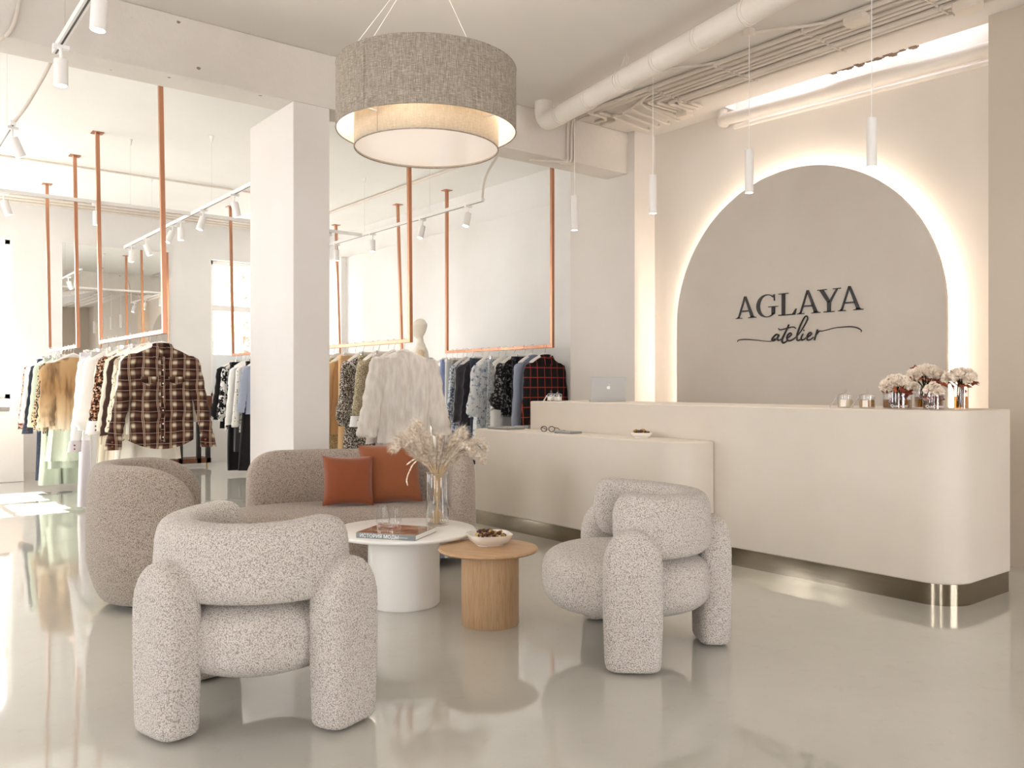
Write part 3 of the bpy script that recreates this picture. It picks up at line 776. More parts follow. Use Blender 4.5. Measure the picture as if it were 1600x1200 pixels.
# ------------------------------------------------------------------ drum lamp
LP = W(-.464, 4.6)
dl = thing('pendant_lamp', 'large two tier linen drum pendant lamp hanging over the tables', 'lamp', (LP.x, LP.y, 2.52))
zr = lambda z: z-2.52
G().lathe([(.487, zr(2.617)), (.487, zr(2.957)), (.484, zr(2.957)), (.484, zr(2.617))], n=120, cap0=False, cap1=False).build('outer_shade', 'linen', dl, ang=50)
G().lathe([(.4835, zr(2.618)), (.4835, zr(2.956))], n=120, cap0=False, cap1=False).build('lining', 'shade_lining', dl)
G().lathe([(.390, zr(2.522)), (.390, zr(2.86)), (.387, zr(2.86)), (.387, zr(2.522))], n=120, cap0=False, cap1=False).build('inner_shade', 'linen_thin', dl, ang=50)
G().lathe([(0, zr(2.532)), (.386, zr(2.532)), (.386, zr(2.536)), (0, zr(2.536))], n=80, cap0=False, cap1=False).build('diffuser', 'diffuser', dl, ang=40)
for (rr, z) in ((.4855, 2.957), (.4855, 2.617), (.3885, 2.522)):
    g = G(); g.tube([(rr*math.cos(a*PI/48), rr*math.sin(a*PI/48), zr(z)) for a in range(97)], .0035, 6, False); g.build('rim_wire', 'linen', dl)
for a in (2.2, 2.55, .1):
    p = Vector((.484*math.cos(a), .484*math.sin(a), zr(2.95))); G().tube([p, (0, 0, zr(3.6))], .0012, 5).build('suspension_wire', 'white_metal', dl)
    m = p.lerp(Vector((0, 0, zr(3.6))), .12)
    G().tube([m, m+Vector((0, 0, .012))], .005, 8).build('wire_clip', 'chrome', dl)
for rr, za, zb_ in ((.4885, 2.62, 2.954), (.3915, 2.526, 2.66)):
    v_ = W(-.556*rr, -.831*rr); G().tube([(v_.x, v_.y, zr(za)), (v_.x, v_.y, zr(zb_))], .0016, 6).build('seam', 'linen', dl)
for k_ in range(4):
    a = k_*PI/2+.3; G().tube([(.387*math.cos(a), .387*math.sin(a), zr(2.63)), (.484*math.cos(a), .484*math.sin(a), zr(2.63))], .003, 6).build('spoke', 'white_metal', dl)
G().tube([(0, 0, zr(3.6)), (0, 0, zr(3.82))], .006).build('stem', 'white_metal', dl)
G().lathe([(.06, zr(3.79)), (.06, zr(3.82))], n=32).build('canopy', 'white_metal', dl)
def lamp(kind, loc, power, col=(1, .93, .84), size=.05, rot=None, spot=None, blend=.5):
    L = bpy.data.lights.new('lamp_bulb', kind); L.energy = power; L.color = col
    if kind in ('POINT', 'SPOT'): L.shadow_soft_size = size
    if spot: L.spot_size = spot; L.spot_blend = blend
    o = bpy.data.objects.new('lamp_bulb', L); COL.objects.link(o); o.location = loc
    if rot is not None: o.rotation_euler = rot
    return o
for k_ in range(4):
    a = k_*PI/2+.8; lamp('POINT', (LP.x+.435*math.cos(a), LP.y+.435*math.sin(a), 2.80), 2.2, (1, .93, .85), .03)
lamp('POINT', (LP.x, LP.y, 2.72), 10, (1, .93, .85), .06)

# ------------------------------------------------------------------ tube pendants
names = ['furthest of the four, over the far end of the counter', 'second from the far end, beside the arch', 'third from the far end, in front of the arch', 'nearest of the four, right of the arch top']
for i, y in enumerate((5.62, 4.68, 3.75, 2.82)):
    zb = 2.63
    p = thing('tube_pendant', 'slim white cylinder pendant light, '+names[i], 'pendant light', (5.12, y, zb), 0, 'cylinder pendants over the counter')
    G().lathe([(.025, .004), (.029, 0), (.031, .0), (.031, .31), (.004, .315)], n=28, cap0=False).build('tube', 'white_metal', p, ang=40)
    G().lathe([(0, .003), (.027, .003)], n=28, cap0=False, cap1=False).build('lens', 'pendant_glow', p)
    G().tube([(0, 0, .31), (0, .0, ZC-zb-.05)], .0028, 6).build('cord', 'white_plastic', p)
    G().box(-.03, .03, -.03, .03, ZC-zb-.05, ZC-zb).build('ceiling_box', 'junction', p, smooth=False, bevel=.004)
    lamp('SPOT', (5.12, y, zb-.01), 14, (1, .92, .82), .03, (0, 0, 0), 1.6, .6)

# ------------------------------------------------------------------ track lights
def track(label, p0, p1, z, wires, parent=None):
    p0, p1 = Vector((*p0, z)), Vector((*p1, z)); d = (p1-p0); ln = d.length; rz = math.atan2(d.y, d.x)
    r = thing('lighting_track', label, 'lighting track', p0, rz)
    G().box(0, ln, -.018, .018, 0, .034).build('rail', 'white_metal', r, smooth=False, bevel=.002)
    G().box(.01, ln-.01, -.005, .005, -.001, .002).build('slot', 'black_metal', r, smooth=False)
    for w in wires:
        G().tube([(w, 0, .03), (w, 0, ZC-z-.05)], .0012, 5).build('wire', 'chrome', r)
        G().lathe([(.004, ZC-z-.07), (.025, ZC-z)], (w, 0, 0), 16).build('wire_grip', 'white_plastic', r)
    return r
def spot(label, x, y, z, tilt, rz, power=18, real=True):
    r = thing('track_spotlight', label, 'spotlight', (x, y, z), rz, 'white cylinder track spotlights')
    G().box(-.04, .04, -.016, .016, -.02, 0).tube([(0, 0, -.02), (0, 0, -.075)], .009).build('adapter', 'white_plastic', r, smooth=False)
    M = Matrix.Translation((0, 0, -.075)) @ Matrix.Rotation(tilt, 4, 'Y')
    G().lathe([(.012, .0), (.034, -.004), (.036, -.01), (.036, -.142), (.031, -.146), (.030, -.138)], n=28, cap1=False).xf(M).build('head', 'white_metal', r, ang=40)
    G().lathe([(0, -.139), (.031, -.139)], n=24, cap0=False, cap1=False).xf(M).build('lens', 'lens_glow', r)
    if real:
        d = M @ Vector((0, 0, -.15, )); R_ = Matrix.Rotation(rz, 4, 'Z')
        lo = Vector((x, y, z))+R_ @ d
        q = (R_ @ Matrix.Rotation(tilt, 4, 'Y')).to_euler()
        lamp('SPOT', lo, power, (1, .94, .86), .03, q, 1.15, .5)
    return r
ZT = 3.10
track('white ceiling track at the top left in front of the beam', (.91, 2.6), (.91, 5.32), ZT, (.3, 2.45))
spot('large white spotlight cut off by the top left picture edge', .91, 4.25, ZT, 0.05, 0)
spot('white spotlight at the near end of the top left track, in front of the beam', .91, 5.16, ZT, 0.0, 0)
track('short visible end of track at the far left behind the beam', (.92, 6.95), (.92, 9.45), ZT, (.3, 2.2))
spot('white spotlight tilted away at the left picture edge behind the beam', .92, 7.0, ZT, -.45, .3)
track('white track crossing the clothes room from left to right', (.92, 9.45), (5.04, 9.45), ZT, (1.4, 3.0))
spot('dim tilted spotlight at the left edge, under the crossing track', 1.17, 9.43, ZT, -.3, 0)
spot('upright spotlight under the crossing track beside the left copper post', 1.99, 9.43, ZT, 0, 0)
track('long white track running back towards the mirror', (2.95, 7.0), (2.95, 12.3), ZT, (1.8, 4.0))
for i, (y, t, rz, nm) in enumerate(((8.15, .25, PI, 'nearest the column'), (9.06, .3, 0, 'second from the column'), (9.83, 0, 0, 'third from the column'), (10.14, .45, 0, 'turned away, fourth from the column'), (11.27, .35, PI, 'fifth from the column, in front of the mirror'), (11.95, .05, 0, 'last before the mirror'))):
    spot('white spotlight on the mirror track, '+nm, 2.95, y, ZT, t, rz)
track('white track over the grey fur coat rail', (5.04, 6.9), (5.04, 12.3), ZT, (1.0, 2.5))
for i, (y, t, rz, nm) in enumerate(((7.16, .25, 0, 'nearest the right end'), (8.05, .25, 0, 'second from the right end'), (9.2, 0, 0, 'upright, third from the right end'), (10.17, 0, 0, 'beside the column, upper'), (10.45, .3, 0, 'beside the column, lower'))):
    spot('white spotlight on the fur coat track, '+nm, 5.04, y, ZT, t, rz)

# ------------------------------------------------------------------ duct, conduits, pipe
dp = W(.29, 7.7); dd = (W(1.62, 5.19)-W(.29, 7.7)); ddn = dd.normalized()
du = thing('ventilation_duct', 'white spiral ventilation duct running across the ceiling', 'duct', (dp.x, dp.y, 3.3), math.atan2(dd.y, dd.x))
zz = 3.625-3.3
DR = .083
el = [(0, 0, ZC-3.3), (0, 0, zz+.12)]+[(.12-.12*math.cos(a*PI/16), 0, zz+.12-.12*math.sin(a*PI/16)) for a in range(1, 9)]
L_ = 5.6
G().tube(el+[(.2, 0, zz)], DR, 32).build('elbow', 'duct_paint', du, ang=60)
pts = [(.14+i*.01*1, 0, zz) for i in range(1)]
g = G(); P = []; Rr = []
x = .14
while x < L_:
    P.append((x, 0, zz)); Rr.append(DR+.0005*math.sin(x*160)); x += .012
g.tube(P, Rr, 40); g.build('duct_body', 'duct_paint', du, ang=60)
for i in range(12):
    xx = .28+i*.46
    for e in (0, .03):
        G().tube([(xx+e, 0, zz), (xx+e+.012, 0, zz)], DR+.0045, 36).build('coupling_ring', 'duct_paint', du)
for xx in (1.28, 3.6):
    g = G(); g.tube([(xx, DR*math.cos(a*PI/20), zz+DR*math.sin(a*PI/20)) for a in range(-20, 1)]+[(xx, DR, zz)], DR*.06, 6)
    g.tube([(xx, DR+.003, zz), (xx, .01, ZC-3.3-.02)], .004, 6).tube([(xx, -DR-.003, zz), (xx, -.01, ZC-3.3-.02)], .004, 6).tube([(xx, 0, ZC-3.3-.12), (xx, 0, ZC-3.3)], .003, 6)
    g.build('hanging_strap', 'duct_paint', du)
# bundle of conduits
zc = ZC-.024
def conduit(pts, r, label, group, clips=()):
    o = G().tube(pts, r, 10).build('conduit', 'conduit_paint')
    o['label'] = label; o['category'] = 'conduit'; o['group'] = group
    for c in clips:
        G().box(c[0]-r-.006, c[0]+r+.006, c[1]-.008, c[1]+.008, c[2]-r-.004, c[2]+.012).build('clip', 'conduit_paint', o, smooth=False)
    return o
xs = [5.42, 5.50, 5.60, 5.66, 5.72, 5.82, 5.88, 5.96]
rs = [.019, .017, .014, .013, .015, .021, .019, .013]
for i, (x, r) in enumerate(zip(xs, rs)):
    ye = 5.45-.06*i+(.35 if i < 2 else 0)
    P = [(x, -3.3, zc), (x, ye-.06, zc)]
    P += [(x+.05*(1-math.cos(t*PI/8)), ye-.06+.05*math.sin(t*PI/8), zc) for t in range(1, 5)]
    P += [(6.15, P[-1][1]+.0, zc)] if i >= 2 else [(x+.25, P[-1][1], zc-.001), (x+.30, P[-1][1]+.05, zc), (x+.30, 5.98, zc)]
    conduit(P, r, 'beige painted conduit in the parallel bundle along the ceiling by the arch', 'parallel ceiling conduits', [(x, yy, zc) for yy in (1.0, 1.9, 2.7, 3.5, 4.3, 5.0)])
for i in range(4):
    y = 5.28+.13*i
    P = crom([(5.50+.05*i, y-.25, zc-.005), (5.53+.05*i, y-.1, zc-.028), (5.66, y, zc-.03), (6.0, y+.06, zc-.03), (6.22, y+.09, zc-.03), (6.25, y+.09, zc-.0)], 5)
    conduit(P, .013, 'short beige conduit crossing near the ceiling corner beside the arch', 'crossing conduits at the ceiling corner')
# cables down the beam right of the duct
for i in range(3):
    x = 5.42+.045*i
    P = [(x, 5.2, zc), (x, 5.9, zc)]+[(x, 6.0+.03*math.sin(t), zc-.03*(1-math.cos(t))-.0) for t in (.5, 1, 1.5)]+[(x, 6.045, 3.7), (x, 6.045, 3.42)]
    P += [(x-.01, 6.05, 3.385), (x-.06, 6.06, 3.375), (x-.35, 6.2, 3.375)] if i == 0 else [(x-.01, 6.05, 3.385), (x-.05, 6.15, 3.38)]
    conduit(P, .011, 'beige cable bending from the ceiling down the beam face near the pier', 'cables down the beam', [])
def jbox(x, y, s, label):
    o = G().box(-s, s, -s*1.3, s*1.3, -.045, .02).build('junction_box', 'junction', None, smooth=False, bevel=.006)
    o.location = (x, y, zc-.02); tag(o, label, 'junction box'); return o
jbox(5.47, 3.12, .055, 'beige junction box on the upper conduits right of the third pendant')
jbox(5.85, 2.55, .06, 'beige junction box among the lower conduits above the arch')
jbox(6.12, 5.2, .05, 'beige junction box beside the corner of the arch wall')
for k_, (y, pts) in enumerate(((4.68, None), (3.75, None), (2.82, None))):
    P = crom([(5.13, y, zc-.01), (5.22, y-.12, zc), (5.32, y-.28, zc-.005), (5.41, y-.42, zc)], 6)
    conduit(P, .012, 'curved beige feed pipe to the '+('second', 'third', 'nearest')[k_]+' pendant from the conduit bundle', 'curved feed pipes to the pendants')
# wall pipe with elbow
P = [(6.53, 5.05, 3.735), (6.49, 5.05, 3.733), (6.46, 5.03, 3.73), (6.45, 4.98, 3.73), (6.45, 4.6, 3.72), (6.45, 2.6, 3.655)]
pp = thing('water_pipe', 'thick cream pipe below the bright ceiling slot', 'pipe', (6.37, 4.9, 3.6))
G().tube([Vector(p)-Vector((6.37, 4.9, 3.6)) for p in P], .056, 20).build('pipe', 'duct_paint', pp, ang=60)
G().tube([(.08, .12, .13), (.08, .12, .22)], .045, 20).build('elbow', 'duct_paint', pp)
G().tube([(.165, .05, .06), (.165, -1.1, .03), (.165, -2.28, -.01)], .02, 12).build('thin_pipe', 'duct_paint', pp)
g = G()
for i in range(40):
    a = i/40; g.box(6.36, 6.395+rnd.uniform(0, .05), 3.15+a*.75, 3.19+a*.75, ZC-.004+rnd.uniform(0, .02), ZC+.1)
struct(g.build('trim_4', 'concrete_raw', smooth=False), 'rough broken plaster edge in the ceiling slot')
cv = thing('linear_light', 'bright linear light inside the ceiling slot above the arch', 'light', (6.44, 3.77, 4.1))
G().box(-.05, .05, -1.1, 1.1, .02, .06).build('housing', 'white_metal', cv, smooth=False)
G().box(-.04, .04, -1.08, 1.08, .0, .02).build('diffuser', 'cove_strip', cv, smooth=False)
# left cables on the beam
conduit(crom([(.83, 5.6, zc), (.83, 5.95, zc), (.84, 6.045, 3.72), (.82, 6.045, 3.55), (.78, 6.05, 3.43), (.70, 6.2, 3.385)], 6), .013, 'beige cable bending over the beam at the top left', 'loose cable at the top left')
conduit(crom([(1.13, 6.5, 3.8), (1.12, 6.55, 3.55), (1.0, 6.75, 3.25), (.93, 6.96, 3.13)], 8), .012, 'flexible grey cable feeding the far left track', 'feed cable of the left track')
conduit(crom([(5.0, 6.5, 3.8), (5.06, 6.6, 3.6), (5.04, 6.85, 3.35), (5.04, 6.92, 3.12)], 8), .012, 'flexible grey cable feeding the track over the fur coat', 'feed cable of the right track')
# back room ceiling conduits
conduit([(X0, 10.9, zc), (1.9, 10.9, zc), (4.6, 10.95, zc)], .013, 'thin pale conduit crossing the white clothes room ceiling', 'clothes room ceiling conduits')
for k_, y in enumerate((13.1, 13.3, 13.5)):
    conduit([(X0, y, zc), (6.4, y, zc)], .02, 'pale pipe along the far wall under the ceiling, '+('front', 'middle', 'rear')[k_]+' of three', 'pipes along the far wall')
conduit([(5.6, 6.5, zc), (5.6, 11.9, zc)], .018, 'pale pipe running along the ceiling above the right clothes room', 'right clothes room pipe')

# ------------------------------------------------------------------ mirror, plinth, console
mr = thing('wall_mirror', 'large frameless mirror on the far wall behind the left rails', 'mirror', (3.175, Y1-.012, 0))
G().box(-.745, .745, -.012, .008, .35, 3.31).build('mirror_glass', 'mirror_glass', mr, smooth=False)
G().box(-.70, .70, .004, .011, .4, 3.2).build('backing', 'white_metal', mr, smooth=False)
pl = tag(G().box(-.9, .55, -.45, .45, 0, .885).build('display_plinth', 'white_lacquer', None, smooth=False, bevel=.01), 'white box plinth at the left picture edge under the window', 'plinth')
pl.location = (1.22, 12.9, 0)
o = tag(G().box(-.28, .28, -.16, .16, 0, .02).build('magazine', 'label_paper', None, smooth=False), 'white papers lying on the plinth under the grey box', 'papers'); o.location = (1.40, 12.62, .885)
o = tag(G().box(-.2, .2, -.12, .12, 0, .06).build('gift_box', 'book_spine', None, smooth=False, bevel=.004), 'flat grey patterned box on the plinth', 'box'); o.location = (1.42, 12.65, .905)
cs = thing('console', 'dark metal and brown wood console behind the plaid shirt', 'stand', (3.95, 13.2, 0))
for x in (-.35, -.05, .22, .36):
    G().box(x-.03, x+.03, -.2, -.14, .06, .78).build('leg', 'black_metal', cs, smooth=False)
G().box(-.38, .40, -.2, .2, .06, .13).build('shelf', 'dark_wood', cs, smooth=False)
G().box(.32, .42, -.19, .19, .78, 1.08).build('side_panel', 'dark_wood', cs, smooth=False)
G().box(-.38, .40, -.2, .2, .74, .78).build('top', 'dark_wood', cs, smooth=False)
for x in (-.3, .35): G().tube([(x, -.15, 0), (x, -.15, .06)], .012).build('foot', 'candy_gold', cs)

# ------------------------------------------------------------------ clothes rails
ZB = 1.68
def rail(x, y0, y1, lean, label):
    r = thing('clothes_rail', label, 'clothes rail', (x, y0, ZB), 0, 'copper hanging rails')
    h = .018
    def post(y):
        t = ZC-ZB
        G().add([(lean-h, y-h, -.018), (lean+h, y-h, -.018), (lean+h, y+h, -.018), (lean-h, y+h, -.018), (-h, y-h, t), (h, y-h, t), (h, y+h, t), (-h, y+h, t)],
                [(3,2,1,0),(4,5,6,7),(0,1,5,4),(1,2,6,5),(2,3,7,6),(3,0,4,7)]).build('post', 'copper', r, smooth=False, bevel=.002)
        G().box(-.055, .055, y-.055, y+.055, t-.008, t).build('ceiling_plate', 'copper', r, smooth=False)
    post(0); post(y1-y0)
    G().box(lean-h, lean+h, h, y1-y0-h, -.018, .018).build('bar', 'copper', r, smooth=False, bevel=.002)
rail(1.99, 7.18, 9.40, .035, 'copper clothes rail with the brown plaid shirt, left foreground')
rail(1.99, 10.5, 12.2, .035, 'copper clothes rail with the fox fur coat at the far left')
rail(4.33, 10.5, 12.12, .04, 'copper clothes rail with black garments left of the column')
rail(4.33, 7.17, 9.38, .02, 'copper clothes rail with the grey white fur coat')
rail(6.16, 10.5, 12.45, .07, 'copper rail at the far wall behind the fur coat rail')
rail(6.22, 7.2, 9.33, 0, 'copper clothes rail with the red plaid shirt on the right')

# ------------------------------------------------------------------ garments
gr = random.Random(21)
def fur(g, src, n, ln, w, seed):
    q = random.Random(seed); fs = src.f; V = [Vector(v) for v in src.v]
    quads = [f for f in fs if len(f) == 4]
    ar = []; tot = 0
    for f in quads:
        a, b, c, d = (V[i] for i in f); tot += ((b-a).cross(d-a)).length; ar.append(tot)
    import bisect
    for i in range(n):
        f = quads[bisect.bisect(ar, q.random()*tot) % len(quads)]; a, b, c, d = (V[i] for i in f)
        u, v = q.random(), q.random(); p = a.lerp(b, u).lerp(d.lerp(c, u), v)
        nr = (b-a).cross(d-a)
        if nr.length < 1e-9: continue
        nr.normalize()
        l = ln*q.uniform(.6, 1.2); dn = Vector((q.uniform(-.25, .25), q.uniform(-.25, .25), -1))
        dn = (dn-nr*dn.dot(nr)); dn = dn.normalized() if dn.length > 1e-6 else Vector((0, 0, -1))
        s = dn.cross(nr)*w; e = p+nr*l*.38+dn*l*.8; m = p+nr*l*.3+dn*l*.3
        g.add([p-s, p+s, m+s*.8, m-s*.8, e], [(0, 1, 2, 3), (3, 2, 4)])
    return g
def body_mesh(hs, hh, L, th, fold, seed, flare=0.0, neck=.065, shoulder=.075, nf=5, curve=0.0, groove=0):
    ph = seed*1.7
    def fn(u, v):
        a = 2*PI*u
        if v < .14:
            t = v/.14; w = neck+(hs-neck)*(t**.8); z = -shoulder*(t**1.15); tt = th*(.45+.55*t)
        else:
            t = (v-.14)/.86; w = hs+(hh-hs)*t**.9; z = -shoulder-(L-shoulder)*t; tt = th*(1+.3*math.sin(PI*min(1, t*1.3)))+flare*t
        x = w*spow(math.cos(a), .75); y = tt*spow(math.sin(a), .8)
        k = fold*smooth(.1, 1, v)
        y += k*math.sin(a*nf+ph+2.2*v)*.8*abs(math.cos(a*.5+ph*.3))
        x += k*.6*math.sin(a*(nf+2)+ph*2+v*3)
        y += k*.5*math.sin(v*9+ph+x*14)
        if groove and y < 0: y += groove*math.exp(-((x-.02*math.sin(v*5))/.018)**2)+groove*.5*math.exp(-((abs(x)-.12)/.014)**2)*smooth(.2, .4, v)
        if v > .9: z += curve*(abs(x)/hh)**2
        return (x, y, L+z)
    return G().grid(fn, 110 if groove else 56, 30, True)
def sleeve_mesh(side, hs, L, zs, length, spread, r0, r1, fwd, puff=0, seed=0, flat=.62, gather=False):
    P = crom([(side*(hs-.045), 0, zs+.012), (side*(hs+.012), fwd*.2, zs-.05), (side*(hs+spread*.45), fwd*.6, zs-length*.45), (side*(hs+spread*.8), fwd, zs-length*.78), (side*(hs+spread), fwd, zs-length)], 6)
    n = len(P); R = []
    for i in range(n):
        t = i/(n-1); r = r0+(r1-r0)*t
        r *= 1+puff*math.exp(-((t-.78)/.16)**2)
        if t > .93 and puff: r = r1*.7
        r *= 1+.07*math.sin(i*1.9+seed*3)*(1 if t > .2 else .3)+.04*math.sin(i*.8+seed)
        R.append(r)
    g = G(); N = 22
    def fn(u, v):
        i = min(int(round(v*(n-1))), n-1); a = 2*PI*u; r = R[i]; p = P[i]
        return (p[0]+r*math.cos(a), p[1]+r*(.82 if flat is None else flat)*math.sin(a)*(1+.06*math.sin(3*a+i*.7)), p[2]+.12*r*math.sin(a+seed))
    g.grid(fn, N, n, True, False, True); return g
def hanger(x, y, rz, clip, lab):
    r = thing('coat_hanger', lab, 'hanger', (x, y, 1.50), rz, 'white coat hangers')
    zb = ZB-1.50
    g = G(); P = [(0, .027*math.cos(a), zb+.003+.027*math.sin(a)) for a in [math.radians(d) for d in range(-30, 211, 20)]]
    P = P+[(0, 0, zb-.05), (0, 0, zb-.09)]
    g.tube(P, .0022, 5).build('hook', 'chrome', r)
    if not clip:
        g = G(); P = crom([(-.20, 0, -.012), (-.13, 0, .035), (-.05, 0, .078), (0, 0, .095), (.05, 0, .078), (.13, 0, .035), (.20, 0, -.012)], 4)
        g.tube(P, [.018+.004*math.cos(i/len(P)*2*PI) for i in range(len(P))], 8, sq=(1, .5)); g.build('shoulder_bar', 'hanger_white', r)
    else:
        G().box(-.17, .17, -.006, .006, .066, .09).build('cross_bar', 'hanger_white', r, smooth=False, bevel=.004)
        for s in (-.13, .13): G().box(s-.014, s+.014, -.014, .014, .03, .095).build('clip', 'chrome', r, smooth=False, bevel=.003)
    return r
def garment(kind, x, y, mat, label, cat, L=.8, hs=.215, hh=.24, th=.032, fold=.014, sl=None, puff=0, rz=None, seed=None, name=None,
            collar=None, cuff=None, furn=0, furl=.04, spread=.09, r0=.06, r1=.05, top=1.555, flare=0, hem=None, ruffle=0, extra=None, curve=0.0, grp='clothes on the copper rails'):
    seed = seed if seed is not None else gr.randint(1, 99); rz = rz if rz is not None else gr.uniform(-.12, .12)
    z0 = top-L
    r = thing(name or cat.replace(' ', '_'), label, cat, (x, y, z0), rz)
    if kind in ('top', 'dress'):
        sh = .075
        b = body_mesh(hs, hh, L, th, fold, seed, flare, curve=curve, groove=.035 if furn > 5000 else 0)
        b.build('body', mat, r, ang=80)
        if furn: fur(G(), b, furn, furl, .0016, seed).build('fur_pile', mat, r, smooth=False)
        if sl:
            for s in (-1, 1):
                m = sleeve_mesh(s, hs, L, L-sh, sl, spread, r0, r1, -.012, puff, seed+s)
                o = m.build('sleeve', mat, r, ang=80)
                if furn: fur(G(), m, furn//3, furl, .0016, seed+s+5).build('fur_pile', mat, o, smooth=False)
                if cuff:
                    cx = s*(hs+spread)
                    def fn(u, v, cx=cx, s=s):
                        a = 2*PI*u; rr = r1*1.12*(1+.1*v)
                        return (cx+s*.012*v+rr*math.cos(a), -.012+rr*.7*math.sin(a), L-sh-sl+.01-.11*v)
                    c = G().grid(fn, 20, 5, True).build('cuff', cuff, o, ang=80)
                    for zb_ in (.035, .07):
                        G().lathe([(.008, 0), (.008, .004)], n=10).xf(Matrix.Translation((cx-.02, -.012-r1*.8, L-sh-sl-zb_)) @ Matrix.Rotation(PI/2, 4, 'X')).build('button', 'fab_rust', o)
        if collar:
            cm = collar if isinstance(collar, str) else mat
            def fn(u, v):
                a = 2*PI*u; rr = 1-.12*math.sin(v*PI)
                return (.068*rr*math.cos(a)*(1+.12*v), .03*math.sin(a)*(1+.2*v)-.006, L-.012+.035*v-.012*math.sin(a)*v)
            G().grid(fn, 24, 4, True).build('collar', cm, r, ang=80)
            for s in (-1, 1):
                G().add([(s*.005, -.048, L-.055), (s*.06, -.056, L-.11), (s*.10, -.044, L-.05), (s*.072, -.024, L+.022), (s*.03, -.038, L-.002)], [(0, 1, 2, 3, 4) if s < 0 else (4, 3, 2, 1, 0)]).build('collar_wing', cm, r, smooth=False, loc=(.0, -.02, .004))
        if ruffle:
            for s in (-1, 1):
                def fn(u, v, s=s):
                    zz = L-.075-u*.52; w = .035+.035*v
                    return (s*(hs*(.95)+.015+w*v*1.1+.01*math.sin(u*26)), -.03-.02*v+.014*math.sin(u*34+s)*v, zz-.02*v)
                G().grid(fn, 44, 4, False).build('ruffle', mat, r, ang=80)
    elif kind == 'skirt':
        def fn(u, v):
            a = 2*PI*u; w = hs+(hh-hs)*v; k = fold*v
            return (w*spow(math.cos(a), .8)+k*math.sin(a*9+seed), (th+flare*v)*spow(math.sin(a), .8)+k*math.sin(a*7+seed*2+v*2)*1.3, L*(1-v))
        G().grid(fn, 60, 20, True).build('skirt_body', mat, r, ang=80)
        G().box(-hs, hs, -th-.002, th+.002, L-.03, L+.004).build('waistband', mat, r, smooth=False, bevel=.006)
        for t in range(ruffle):
            def fn(u, v, t=t):
                a = 2*PI*u; f = .35+.3*t; w = hs+(hh-hs)*f+.015+.03*v
                return (w*spow(math.cos(a), .8)+.008*math.sin(a*17)*v, (th+flare*f+.02+.02*v)*spow(math.sin(a), .8)+.01*math.sin(a*15+t)*v, L*(1-f)-.12*v)
            G().grid(fn, 90, 5, True).build('ruffle', mat, r, ang=80)
    elif kind == 'trousers':
        G().box(-hs, hs, -th, th, L-.035, L+.003).build('waistband', mat, r, smooth=False, bevel=.006)
        for s in (-1, 1):
            def fn(u, v, s=s):
                a = 2*PI*u; w = hs*.52*(1-.12*v)+flare*v; cx = s*(hs*.5+.02*v)
                return (cx+w*spow(math.cos(a), .8)+fold*.6*math.sin(v*7+seed+s)*v, (th+.012*v)*spow(math.sin(a), .7)+fold*v*math.sin(a*4+seed+v*3), (L-.03)*(1-v))
            G().grid(fn, 30, 26, True, False, True).build('trouser_leg', mat, r, ang=80)
    if extra: extra(r, L, hs, mat)
    hanger(x, y, rz, kind in ('skirt', 'trousers'), 'white hanger holding the '+' '.join(label.split(',')[0].split()[:11]))
    return r
def shirt_details(r, L, hs, mat):
    for s in (-1, 1):
        G().add([(s*.105-.062-.04, -.052, L-.245-.05), (s*.105+.062-.04, -.052, L-.245-.05), (s*.105+.062-.04, -.058, L-.285-.05), (s*.105-.04, -.060, L-.31-.05), (s*.105-.062-.04, -.058, L-.285-.05), (s*.105-.062-.04, -.04, L-.245-.05), (s*.105+.062-.04, -.04, L-.245-.05)], [(4, 3, 2, 1, 0), (0, 1, 6, 5)]).build('pocket_flap', mat, r, smooth=False, loc=(.04, -.024, .05))
    G().box(-.064, -.034, -.054, -.04, .03, L-.11).build('button_placket', mat, r, smooth=False, bevel=.003, loc=(.05, -.020, .03))
    for i in range(6): G().lathe([(.006, 0), (.006, .003)], n=10).xf(Matrix.Translation((0, -.076, .1+i*.11)) @ Matrix.Rotation(PI/2, 4, 'X')).build('button', 'label_paper', r)
RA = 2.03
garment('top', RA, 7.28, 'plaid_brown', 'brown and cream plaid flannel shirt at the front of the left rail', 'shirt', .84, .225, .245, .045, .020, .66, rz=-.14, seed=4, spread=.13, r0=.072, r1=.052, collar=True, extra=shirt_details, curve=.07, cuff='plaid_brown')
garment('top', RA, 7.43, 'fab_ivory', 'ivory blouse directly behind the brown plaid shirt', 'blouse', .72, .22, .24, .03, .012, .55, rz=-.05, seed=6)
garment('top', RA-.02, 7.58, 'floral_cream', 'cream floral blouse with shoulder ruffles, third on the left rail', 'blouse', .78, .21, .24, .035, .015, .62, rz=.1, seed=8, ruffle=1, collar='floral_cream', r0=.06, r1=.06)
garment('top', RA-.01, 7.76, 'fur_brown', 'dark brown fur coat between cream blouses', 'fur coat', .80, .215, .24, .05, .012, .66, rz=.05, seed=9, furn=3500, furl=.03, r0=.07, r1=.06)
garment('top', RA, 7.94, 'fab_cream', 'cream shirt behind the dark brown fur', 'shirt', .80, .215, .24, .03, .014, .64, seed=11)
garment('top', RA-.04, 8.12, 'tweed_brown', 'brown and rust tweed jacket with wide white cuffs', 'jacket', .70, .21, .235, .035, .01, .56, rz=.15, seed=12, cuff='fab_white', r0=.065, r1=.06)
garment('top', RA, 8.32, 'fab_cream', 'cream long shirt behind the tweed jacket', 'shirt', .85, .215, .25, .03, .015, .68, seed=15)
garment('skirt', RA, 8.02, 'fab_cream', 'cream ruffled skirt hanging low behind the tweed jacket', 'skirt', 1.0, .17, .26, .03, .015, ruffle=2, flare=.03)
